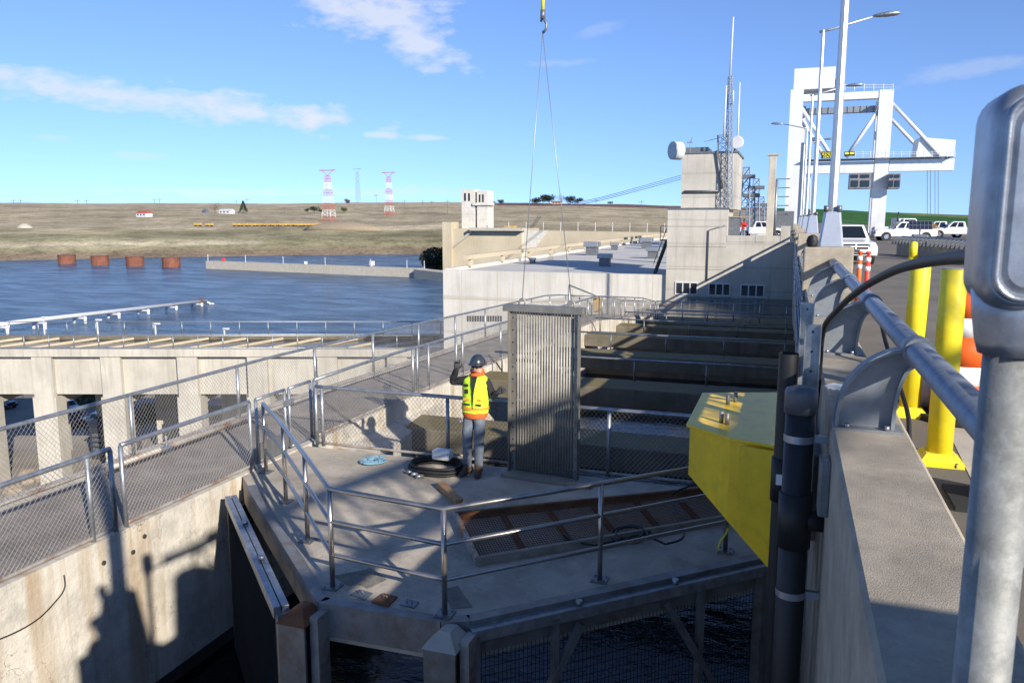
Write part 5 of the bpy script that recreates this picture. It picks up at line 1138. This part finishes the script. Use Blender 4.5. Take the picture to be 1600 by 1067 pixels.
# solar message sign
p = ony(1438, 352, 72); x, y = p.x, 72; e = empty('solar_sign', (x, y, ROAD), 'solar panel trailer standing behind the arched barrier', 'solar panel')
zc = p.z
q = MB(); q.hexa([(x-.85, y-.3, zc-.33), (x+.85, y-.3, zc-.33), (x+.85, y-.26, zc-.35), (x-.85, y-.26, zc-.35)], [(x-.85, y+.1, zc+.33), (x+.85, y+.1, zc+.33), (x+.85, y+.14, zc+.31), (x-.85, y+.14, zc+.31)]); pn = q.build('panel', 'panel_blue', e)
q = MB()
for i in range(7): t = -.85+1.7*i/6; q.bar((x+t, y-.31, zc-.33), (x+t, y+.09, zc+.33), .02, .02)
for k in range(3): q.bar((x-.85, y-.31+.2*k, zc-.33+.33*k), (x+.85, y-.31+.2*k, zc-.33+.33*k), .02, .02)
q.build('cell_grid', 'galv', pn)
q = MB(); q.tube([(x, y, ROAD+.4), (x, y, zc)], .06, 8); q.box(x-.5, x+.5, y-.7, y+.7, ROAD+.35, ROAD+.8); q.tube([(x-.6, y, ROAD+.3), (x-.45, y, ROAD+.3)], .3, 14); q.tube([(x+.45, y, ROAD+.3), (x+.6, y, ROAD+.3)], .3, 14); q.build('trailer', 'galv_dark', e)
# arched barrier on the upstream side
bp = [road_at(1401, 398), road_at(1432, 402), road_at(1470, 406), road_at(1512, 411), road_at(1590, 420)]
e = empty('arched_barrier', bp[1], 'concrete barrier topped with a row of curved brackets on the upstream side', 'barrier')
q = MB()
for a, b in zip(bp, bp[1:]):
    w = V((0, .25, 0)); q.hexa([a, b, b+w, a+w], [a+V((0, .05, .62)), b+V((0, .05, .62)), b+V((0, .2, .62)), a+V((0, .2, .62))])
q.build('wall', 'concrete_parapet', e)
for k in range(26):
    t = k/25*4; i = min(3, int(t)); c = bp[i].lerp(bp[i+1], t-i)+V((0, .12, .62)); q = MB()
    q.tube([c+V((-.28, 0, 0)), c+V((-.2, 0, .2)), c+V((0, 0, .34)), c+V((.26, 0, .4))], .035, 6); q.build('curved_bracket', 'bracket_paint', e)
q = MB(); q.tube([p_+V((.26, .12, 1.03)) for p_ in bp], .055, 8); q.build('rail_pipe', 'pipe_paint', e)
p = road_at(1426, 405); e = empty('bollard', p, 'short yellow bollard against the arched barrier', 'bollard'); q = MB(); q.tube([p, p+V((0, 0, .8)), p+V((0, 0, .9))], [.2, .2, .1], 16); q.build('post', 'bollard_yellow', e)
q = MB(); q.cyl(p, .26, .05, 12); q.build('base_plate', 'bollard_yellow', e)
for px, py in ((1456, 356), (1461, 360)):
    c = ony(px, py, 86); e = empty('dry_shrub', (c.x, 86, ROAD), 'brown dried shrub standing beside the solar panel', 'shrub', 'dry shrubs by the solar panel'); q = MB(); q.tube([(c.x, 86, ROAD), (c.x, 86, c.z)], .05, 5); q.build('stem', 'trunk', e); q = MB(); random.seed(px)
    for i in range(120):
        a, r, z_ = random.random()*6.3, random.random()**.5*.35, random.uniform(-.5, .4); o_ = V((c.x+r*math.cos(a), 86+r*math.sin(a), c.z+z_)); q.add([o_, o_+V((.1, 0, .05)), o_+V((.03, .05, .14))], [(0, 1, 2)])
    q.build('foliage', 'brown_bush', e, fix=False)
# --- gantry crane (front frame at YC, back frame YC+8)
YC, YD = 120., 130.
e = empty('gantry_crane', ony(1310, 366, YC), 'large white gantry crane with machinery houses straddling the dam', 'gantry crane')
def cbox(x0, x1, y0, y1, Y, d, nm, m='white_paint', par_=None, bev=0.):
    a, b = ony(x0, y1, Y), ony(x1, y0, Y); q = MB(); q.box(a.x, b.x, Y, Y+d, a.z, b.z); return q.build(nm, m, par_ or e, bevel=bev)
def cleg(xt, yt, xb, w, Y, nm='leg', yb=None):
    t = ony(xt, yt, Y); q = MB(); q.box(t.x-w/2, t.x+w/2, Y, Y+1.5, ROAD if yb is None else ony(xt, yb, Y).z, t.z); return q.build(nm, 'white_paint', e)
cleg(1246, 140, 0, 1.7, YC); cleg(1386, 140, 0, 1.75, YC+.01)
cbox(1254, 1378, 142, 159, YC+.1, 1.3, 'top_girder')
cbox(1255, 1370, 252, 272, YC+.1, 1.3, 'lower_girder'); cbox(1389, 1492, 248, 268, YC+.1, 1.3, 'cantilever_girder')
cbox(1255, 1490, 244, 250, YC-1., 4.5, 'walkway_deck', 'galv')
cleg(1252, 166, 0, 1.4, YD); cleg(1378, 164, 0, 1.4, YD+.01); cbox(1258, 1372, 165, 179, YD+.1, 1.2, 'back_girder', 'galv')
for x in range(1264, 1370, 10): cbox(x, x+1.2, 165, 179, YD-.02, .15, 'stiffener', 'galv_dark')
for x in (1246, 1386):
    a, b = ony(x, 145, YC), ony(x, 160, YC); q = MB(); q.box(a.x-.5, a.x+.5, YC+1.5, YD, b.z, a.z); q.build('end_girder', 'white_paint', e)
cbox(1239, 1306, 104, 141, YC+1.5, 7, 'machinery_house', bev=.1)
cbox(1305, 1318, 118, 141, YC+1.6, 5, 'machinery_house')
a, b = ony(1432, 246, YC), ony(1495, 216, YC); q = MB(); q.hexa([(a.x, YC+.5, a.z), (b.x, YC+.5, a.z), (b.x, YC+6, a.z), (a.x, YC+6, a.z)], [(a.x+.3, YC+.5, b.z+.3), (b.x, YC+.5, b.z-.2), (b.x, YC+6, b.z-.2), (a.x+.3, YC+6, b.z+.3)]); q.build('hoist_house', 'white_paint', e)
for x0, y0, x1, y1, Y in ((1252, 168, 1300, 246, YC+1), (1252, 184, 1288, 246, YD), (1378, 165, 1322, 246, YC+.5), (1394, 162, 1474, 248, YC+.3), (1392, 186, 1434, 230, YD-2)):
    q = MB(); q.tube([ony(x0, y0, Y), ony(x1, y1, Y)], .25, 8); q.build('strut', 'white_paint', e)
for x0, x1 in ((1327, 1362), (1388, 1408)):
    cab = cbox(x0, x1, 271, 295, YC-1.8, 3, 'operator_cab', 'steel_grey'); w = x1-x0
    for i, (u0, u1, v0, v1) in enumerate(((.08, .4, 282, 292), (.5, .9, 282, 292), (.08, .4, 273, 278), (.5, .9, 273, 278))): cbox(x0+w*u0, x0+w*u1, v0, v1, YC-1.9, .12, 'cab_window', 'glass_dark')
q = MB()
for zr in (133, 137): q.tube([ony(1320, zr, YC), ony(1395, zr, YC)], .04, 4)
for x in range(1320, 1400, 15): q.tube([ony(x, 131, YC), ony(x, 142, YC)], .05, 4)
for zr in (238, 241): q.tube([ony(1335, zr, YC-1), ony(1494, zr, YC-1)], .035, 4)
for x in range(1336, 1495, 12): q.tube([ony(x, 236, YC-1), ony(x, 246, YC-1)], .04, 4)
for x in (1260, 1266): q.tube([ony(x, 190, YC+.8), ony(x, 330, YC+.8)], .05, 4)
q.build('guard_rail', 'white_paint', e)
q = MB()
for x in (1449, 1454, 1461, 1466): q.tube([ony(x, 266, YC), ony(x, 335, YC)], .035, 4)
q.build('hoist_ropes', 'galv_dark', e)
q = MB()
for x in (1385, 1246):
    c = ony(x, 360, YC); q.box(c.x-1.5, c.x+1.5, YC-.3, YC+1.8, ROAD, ROAD+1.0)
q.build('wheel_truck', 'white_paint', e)
def text_mesh(txt, size, origin, m, parent, name='lettering', ext=.01):
    cu = bpy.data.curves.new(name, 'FONT'); cu.body = txt; cu.size = size; cu.extrude = ext; cu.align_x = 'CENTER'; cu.resolution_u = 1
    t = bpy.data.objects.new(name, cu); col.objects.link(t); dg = bpy.context.evaluated_depsgraph_get(); me = bpy.data.meshes.new_from_object(t.evaluated_get(dg)); bpy.data.objects.remove(t)
    me.transform(Matrix.Translation(V(origin)-parent.location if parent.parent is None else V(origin)-parent.location-parent.parent.location) @ Matrix.Rotation(math.pi/2, 4, 'X')); me.materials.clear(); me.materials.append(MATS[m])
    o = bpy.data.objects.new(name, me); col.objects.link(o); o.parent = parent; return o
for x0, x1, y0, y1, l1, l2 in ((1283, 1312, 236, 248, 'EDERER', 'SEATTLE'), (1319, 1336, 237, 244, '125 TON', '')):
    s = cbox(x0, x1, y0, y1, YC-1.15, .12, 'name_board', 'sign_black'); a, b = ony(x0, y1, YC-1.2), ony(x1, y0, YC-1.2); cx_ = (a.x+b.x)/2; h = b.z-a.z
    if l2: text_mesh(l1, h*.62, (cx_, YC-1.17, a.z+h*.47), 'sign_yellow', s); text_mesh(l2, h*.5, (cx_, YC-1.17, a.z+h*.06), 'sign_yellow', s)
    else: q = MB(); q.box(a.x+.1, cx_-.1, YC-1.18, YC-1.15, a.z+h*.4, b.z-.1); q.box(cx_+.05, b.x-.1, YC-1.18, YC-1.15, a.z+h*.4, b.z-.1); q.build('worn_lettering', 'sign_yellow', s)
# poles and switchgear left of the crane
a = ony(1208, 243, 78); q = MB(); q.box(a.x-.32, a.x+.32, 78, 78.6, 2.0, a.z); q.box(a.x-.5, a.x+.5, 77.9, 78.7, a.z, a.z+.15); q.build('concrete_post', 'concrete', label='tall square concrete post on the deck left of the crane leg', cat='post', bevel=.03)
a = ony(1214, 280, 88); q = MB(); q.tube([(a.x, 88, 2), (a.x, 88, a.z)], .16, 8)
for k in range(5): q.tube([(a.x-.1, 88, a.z-.9*k), (a.x+1.3, 88, a.z-.9*k)], .05, 5)
q.build('equipment_pole', 'galv', label='slim pole with short cross arms beside the concrete post', cat='pole')
a = ony(1226, 330, 92); q = MB(); q.box(a.x-.9, a.x+1.0, 92, 95, 2, a.z); q.build('equipment_shed', 'galv_dark', label='dark equipment shed beside the crane leg', cat='shed', bevel=.03)
random.seed(5)
for i, (px, top, Y) in enumerate(((1160, 262, 140), (1176, 280, 150), (1185, 308, 160), (1169, 292, 145), (1192, 322, 165))):
    a, b = ony(px+2, 372, Y), ony(px, top, Y); q = MB(); lattice(q, (a.x, Y, 2), (a.x, Y, b.z), 1.6, 1.0, 7, .09, 4)
    o = q.build('switchyard_tower', 'tower_steel', label='grey lattice switchyard tower behind the building terrace', cat='lattice tower', group='switchyard towers')
    q = MB(); q.box(a.x-1.4, a.x+1.4, Y-.8, Y+.8, b.z-1.8, b.z-1.2); q.build('equipment_platform', 'galv_dark', o)
# mobile crane outside the picture; boom shades the platform, body placed to shade the parapet
e = empty('lattice_boom_crane', (8.5, -3, ROAD), 'unseen mobile crane with lowered lattice boom behind the camera, shading platform and parapet', 'crane')
q = MB(); b0, b1 = V((5.2, -2.2, 6.05)), V((15., -3.1, 10.65)); d = (b1-b0).normalized(); up_ = V((0, 1, 0)); sd_ = d.cross(up_).normalized()
for sy in (-.42, .42):
    for sz in (-.42, .42): q.tube([b0+up_*sy+sd_*sz, b1+up_*sy+sd_*sz], .06, 6)
N = 12
for i in range(N):
    p0, p1 = b0.lerp(b1, i/N), b0.lerp(b1, (i+1)/N); s = 1 if i % 2 else -1
    for sz in (-.42, .42): q.tube([p0+up_*.42*s+sd_*sz, p1-up_*.42*s+sd_*sz], .035, 5)
    for sy in (-.42, .42): q.tube([p0+up_*sy+sd_*.42*s, p1+up_*sy-sd_*.42*s], .035, 5)
q.build('boom', 'bollard_yellow', e)
q = MB(); q.box(3.0, 5.4, -8, .7, ROAD+.9, ROAD+1.7); q.box(3.0, 5.4, -1.9, .68, ROAD+1.7, ROAD+2.3); q.tube([(5., -2.2, ROAD+1.7), (5.2, -2.2, 6.05)], .35, 10); q.build('shade_carrier', 'bollard_yellow', e)  # unseen body boxes, placed and sized to shade the near parapet
for y in (-7, -5.5, -1, .5):
    for x in (3.1, 5.2): q = MB(); q.tube([(x-.1, y, ROAD+.55), (x+.2, y, ROAD+.55)], .55, 16); q.build('wheel', 'tyre', e)
# ================================================================== FAR AND LOW THINGS
# vehicles in the lower yard
def low(px, py): return onz(px, py, LOW)
p = low(105, 648); vehicle('pickup', (p.x-1, p.y+1, LOW), R(75), 'white pickup parked in the lower yard between bridge piers', 'car_white', 'pickup_truck')
p = low(146, 663); vehicle('suv', (p.x+.8, p.y, LOW), R(-75), 'white boxy sport utility car parked in the lower yard', 'car_white', 'parked_car', cat='car')
p = low(112, 664); vehicle('suv', (p.x, p.y, LOW), R(75), 'dark red car parked below the white pickup in the yard', 'car_red', 'parked_car', cat='car')
p = low(2, 636); vehicle('pickup', (p.x, p.y, LOW), R(80), 'dark blue pickup parked at the lower yard edge', 'car_dark', 'pickup_truck')
p = low(30, 640); vehicle('suv', (p.x+2, p.y-6, LOW), R(80), 'black car parked beside the dark blue pickup', 'black_trim', 'parked_car', cat='car')
# dark shed trailer
c = low(125, 735); e = empty('dark_shed', c, 'dark blue shed with ribbed roof standing under the flume bridge', 'shed')
lz, dz = lx(124, 78), 79.
def sb(mb, l0, l1, d0, d1, z0, z1): return bb(mb, l0, l1, d0, d1, z0, z1)
q = MB(); l0, l1 = lx(92, 82), lx(146, 82); bb(q, l0, l1, 86.5, 91, LOW, LOW+3.9); q.build('wall', 'shed', e)
q = MB(); q.hexa([BP(l0-.2, 86.2, LOW+3.9), BP(l1+.3, 86.2, LOW+3.9), BP(l1+.3, 91.2, LOW+3.9), BP(l0-.2, 91.2, LOW+3.9)], [BP(l0-.2, 86.2, LOW+4.0), BP(l1+.3, 86.2, LOW+4.0), BP(l1+.3, 91.2, LOW+4.9), BP(l0-.2, 91.2, LOW+4.9)]); q.build('roof', 'shed', e)
for k in range(4): q = MB(); bb(q, l0+.3, l0+1.9, 86.38, 86.5, LOW+1.0+.55*k, LOW+1.35+.55*k); q.build('louvre', 'galv_dark', e)
# rocks and drift by the pier feet
random.seed(21)
for i in range(26):
    px = random.uniform(-20, 330); p = low(px, random.uniform(745, 800)); s = random.uniform(.4, 1.3); q = MB()
    q.sphere((p.x, p.y, LOW+s*.25), s, s*random.uniform(.6, 1), s*.6, 9, 6)
    for k, v in enumerate(q.v): w = 1+.35*mn.noise(V(v)*1.3); q.v[k] = (p.x+(v[0]-p.x)*w, p.y+(v[1]-p.y)*w, LOW+(v[2]-LOW)*w)
    q.sm = [False]*len(q.sm); q.build('boulder', 'rock', label='tan boulder on the ground below the walkway fence', cat='rock', group='boulders by the bridge piers')
# chain posts at the yard edge
for i in range(16):
    p = BP(-62+i*3.4, 120, LOW); q = MB(); q.tube([p, p+V((0, 0, 1.5))], .07, 5); q.build('yard_post', 'white_paint', label='short white post along the far edge of the lower yard', cat='post', group='posts along the lower yard')
def leafball(mb, c, rx, ry, rz, n, s):
    for i in range(n):
        while True:
            d = V((random.uniform(-1, 1), random.uniform(-1, 1), random.uniform(-1, 1)))
            if .25 < d.length < 1 and mn.noise(d*2.2+V(c)) > -.25: break
        o = V((c[0]+d.x*rx, c[1]+d.y*ry, c[2]+d.z*rz)); a = V((random.gauss(0, 1), random.gauss(0, 1), random.gauss(0, 1))).normalized(); b = a.cross(V((random.random(), random.random(), 1))).normalized()
        mb.add([o-a*s, o+b*s*.6, o+a*s, o-b*s*.6], [(0, 1, 2, 3)])
for (px, py, r, h), lb, m in (((140, 630, 2.4, 2.4), 'olive green bush at the lawn edge behind the white pickup', 'leaf_olive'), ((236, 655, 2.8, 1.7), 'low olive bush on the bank right of the pier', 'leaf_olive'), ((10, 612, 3.5, 2.6), 'dark bush at the far edge of the yard', 'leaf_dark')):
    p = low(px, py); e = empty('bush', p, lb, 'bush'); q = MB(); leafball(q, (p.x, p.y, p.z+h*.6), r, r, h*.7, 1500, .17); q.build('foliage', m, e, fix=False)
    q = MB(); q.tube([p, p+V((.2, 0, h*.7))], [.09, .04], 6); q.build('stem', 'trunk', e)
random.seed(4); e = empty('bush', BUSH, 'large dark rounded bush beside the lock abutment', 'bush'); q = MB(); leafball(q, (BUSH.x, BUSH.y, BUSH.z+3.5), 11, 9, 6.5, 2600, .8); q.build('foliage', 'leaf_dark', e, fix=False); q = MB(); q.tube([BUSH-V((0, 0, 6)), BUSH+V((0, 0, 3))], [.5, .2], 6); q.build('stem', 'trunk', e)
# --- pylons across the river
def pylon(px, ytop, ybase, label, bands, w0, w1):
    g, r = ground_at(px, ybase); top = ondist(px, ytop, r); H = top.z-g.z; e = empty('transmission_tower', g, label, 'transmission tower', 'transmission towers across the river')
    q = MB(); ms = (lambda t: int(t*7) % 2) if bands else None
    lattice(q, g-V((0, 0, 3)), g+V((0, 0, H*.86)), w0, w1, 14, .24, 4, ms, .13); q.build('shaft', ['tower_red', 'tower_white'] if bands else 'tower_steel', e)
    q = MB(); t = g+V((0, 0, H*.86))
    for s in (-1, 1): q.tube([t, t+V((s*w1*1.6, 0, H*.1))], .35, 4); q.tube([t+V((s*w1*1.6, 0, H*.1)), t+V((s*w1*1.6, 0, H*.14))], .3, 4)
    q.tube([t+V((-w1*2.4, 0, H*.1)), t+V((w1*2.4, 0, H*.1))], .5, 4); q.build('cross_arm', 'tower_red' if bands else 'tower_steel', e)
pylon(516, 263, 346, 'red and white banded lattice transmission tower left of the grey one', True, 14, 5)
pylon(610, 267, 337, 'red and white banded lattice transmission tower right of the grey one', True, 12, 5)
pylon(562, 262, 318, 'plain grey lattice transmission tower on the skyline', False, 14, 6)
for px, yt, yb in ((29, 311, 318), (40, 311, 318), (128, 311, 319), (142, 311, 319), (247, 310, 319), (255, 310, 319), (374, 312, 320), (390, 310, 319), (447, 323, 333), (634, 312, 335), (590, 303, 318), (700, 312, 335), (905, 322, 330), (662, 312, 322), (676, 313, 322), (930, 311, 320), (1000, 313, 322)):
    g, r = ground_at(px, yb); t = ondist(px, yt, r); q = MB(); q.tube([g, V((g.x, g.y, t.z))], .32*r/1500, 5); w = r*.0035; q.tube([(g.x-w, g.y, t.z-w*.6), (g.x+w, g.y, t.z-w*.6)], .25*r/1500, 4)
    q.build('power_pole', 'trunk', label='distant wooden power pole with cross arm on the hills', cat='power pole', group='distant power poles')
# farm houses
def house(px, py, w, d, h, label, wallm, roofm, rz=0.):
    g, r = ground_at(px, py); e = empty('farm_house', g, label, 'house'); x, y, z = g
    q = MB(); q.box(x-w, x+w, y-d, y+d, z-2, z+h); q.build('wall', wallm, e)
    q = MB(); q.add([(x-w*1.08, y-d*1.15, z+h), (x+w*1.08, y-d*1.15, z+h), (x+w*1.08, y+d*1.15, z+h), (x-w*1.08, y+d*1.15, z+h), (x-w*1.08, y, z+h*1.7), (x+w*1.08, y, z+h*1.7)], [(0, 1, 5, 4), (2, 3, 4, 5), (0, 4, 3), (1, 2, 5), (3, 2, 1, 0)]); q.build('roof', roofm, e)
    for k in range(3): q = MB(); q.box(x-w*.8+w*.6*k, x-w*.5+w*.6*k, y-d-.2, y-d+.1, z+h*.3, z+h*.75); q.build('window', 'glass_dark', e)
house(358, 334, 12, 6, 4.5, 'white farm house beside the dark cone shaped tree', 'white_paint', 'white_paint')
house(325, 333, 4, 4, 4, 'small pale blue outbuilding beside the bare tree', 'galv', 'galv'); house(230, 339, 9, 6, 5, 'small red roofed building on the open hillside', 'white_paint', 'roof_red')
house(870, 319, 14, 8, 5, 'tan house in the skyline grove of dark trees', 'concrete_tan', 'roof_red')
g, r = ground_at(43, 357); q = MB(); q.loft([[(g.x+k*9*math.cos(t), g.y+k*8*math.sin(t), g.z+z*.7) for t in [2*math.pi*i/14 for i in range(14)]] for k, z in ((1, 0), (.8, 2.5), (.45, 5.5), (.1, 7))]); q.build('gravel_pile', 'concrete', label='pale cone shaped gravel pile near the far shore', cat='pile')
g, r = ground_at(540, 360); q = MB(); rs = []
for k, z in ((1, -1), (.8, 4), (.5, 7), (.2, 8.5)): rs.append([(g.x+k*48*math.cos(t)*(1+.2*mn.noise(V((math.cos(t), math.sin(t), k)))), g.y+k*16*math.sin(t), g.z+z) for t in [2*math.pi*i/22 for i in range(22)]])
q.loft(rs); q.build('sand_mound', 'rock', label='pale eroded sand mound below the left banded tower', cat='mound')
# train
xs = list(range(372, 506, 12)); random.seed(2)
for px in xs+[312, 330]:
    g, r = ground_at(px, 354); w = r*.0046; e = empty('rail_wagon', g, 'low orange yellow rail wagon in the line along the far shore', 'rail wagon', 'rail wagons along the far shore')
    q = MB(); q.box(g.x-w, g.x+w, g.y-1.5, g.y+1.5, g.z+1.2, g.z+3.6); q.build('body', 'train', e)
    q = MB()
    for s in (-.7, .7): q.box(g.x+w*s-1, g.x+w*s+1, g.y-1.4, g.y+1.4, g.z-.2, g.z+1.2)
    q.build('bogie', 'black_trim', e)
# trees across the river
def tree(px, py, h, w, label, m, conifer=False, bare=False):
    g, r = ground_at(px, py); e = empty('tree', g, label, 'tree'); q = MB(); H = h*r/F_PX; W = w*r/F_PX
    q.tube([g-V((0, 0, 1)), g+V((0, 0, H*.4)), g+V((W*.05, 0, H*.9))], [H*.03, H*.025, H*.008], 6)
    random.seed(int(px))
    for k in range(10 if bare else 5):
        a = random.random()*6.3; b = g+V((0, 0, H*random.uniform(.2, .6))); q.tube([b, b+V((math.cos(a)*W*.3, math.sin(a)*W*.3, H*.2)), b+V((math.cos(a)*W*.45, math.sin(a)*W*.45, H*.4))], [H*.012, H*.008, H*.003], 4)
    q.build('trunk', 'trunk', e); q = MB()
    if conifer:
        for i in range(700):
            t = random.random()**.7; rr = W*.5*(1-t)*random.uniform(.5, 1.); a = random.random()*6.3; o = g+V((rr*math.cos(a), rr*math.sin(a), H*(.08+.92*t))); s = H*.1; q.add([o, o+V((math.cos(a)*s, math.sin(a)*s, -s*.5)), o+V((0, 0, s))], [(0, 1, 2)])
    else:
        for k in range(7):
            c = g+V((random.uniform(-.3, .3)*W, random.uniform(-.3, .3)*W, H*random.uniform(.4, .8))); leafball(q, c, W*.34, W*.34, H*.27, 150 if not bare else 60, H*.06 if not bare else H*.025)
    q.build('crown', m, e, fix=False)
tree(384, 333, 17, 13, 'dark cone shaped evergreen beside the white farm house', 'leaf_dark', True); tree(340, 333, 17, 18, 'bare brownish tree between the house and the outbuilding', 'twig', bare=True)
for (px, py, h, w), lb in (((482, 332, 6, 8), 'small dark round bush well left of the banded tower'), ((494, 333, 10, 12), 'taller dark bushy tree between two small bushes by the banded tower'), ((504, 333, 6, 8), 'small dark bush close beside the left banded tower')): tree(px, py, h, w, lb, 'leaf_dark')
tree(545, 319, 8, 9, 'small grey tree on the skyline by the grey tower', 'twig'); tree(540, 333, 9, 9, 'yellow green bush below the grey tower', 'leaf_olive')
for k, (px, h, w) in enumerate(((838, 12, 20), (848, 16, 24), (858, 15, 22), (890, 14, 20), (902, 10, 14), (783, 8, 10), (772, 6, 8), (766, 6, 6), (952, 5, 8))): tree(px, 320, h, w, ['dark rounded tree at the left of the skyline grove', 'tallest dark tree in the skyline grove', 'dark tree left of the grove house', 'dark tree right of the grove house', 'small dark tree at the right end of the grove', 'dark tree just right of the lock tower', 'small dark tree close behind the lock tower', 'tiny dark tree peeking beside the lock tower', 'lone small dark tree on the skyline right of the grove'][k], 'leaf_dark')
tree(876, 319, 15, 14, 'bare purple brown tree in the skyline grove', 'twig', bare=True)
# wires from the building towards the far bank
for k in range(3):
    a, b = ony(1065, 274+3*k, 66), ondist(880, 306+2*k, 1200); q = MB(); pts = [a.lerp(b, i/20)-V((0, 0, 14*4*(i/20)*(1-i/20)*.35)) for i in range(21)]; q.tube(pts, [.02+.35*i/20 for i in range(21)], 4)
    q.build('power_line', 'tower_steel', label='thin power line sloping from the building towards the far hills', cat='cable', group='power lines')
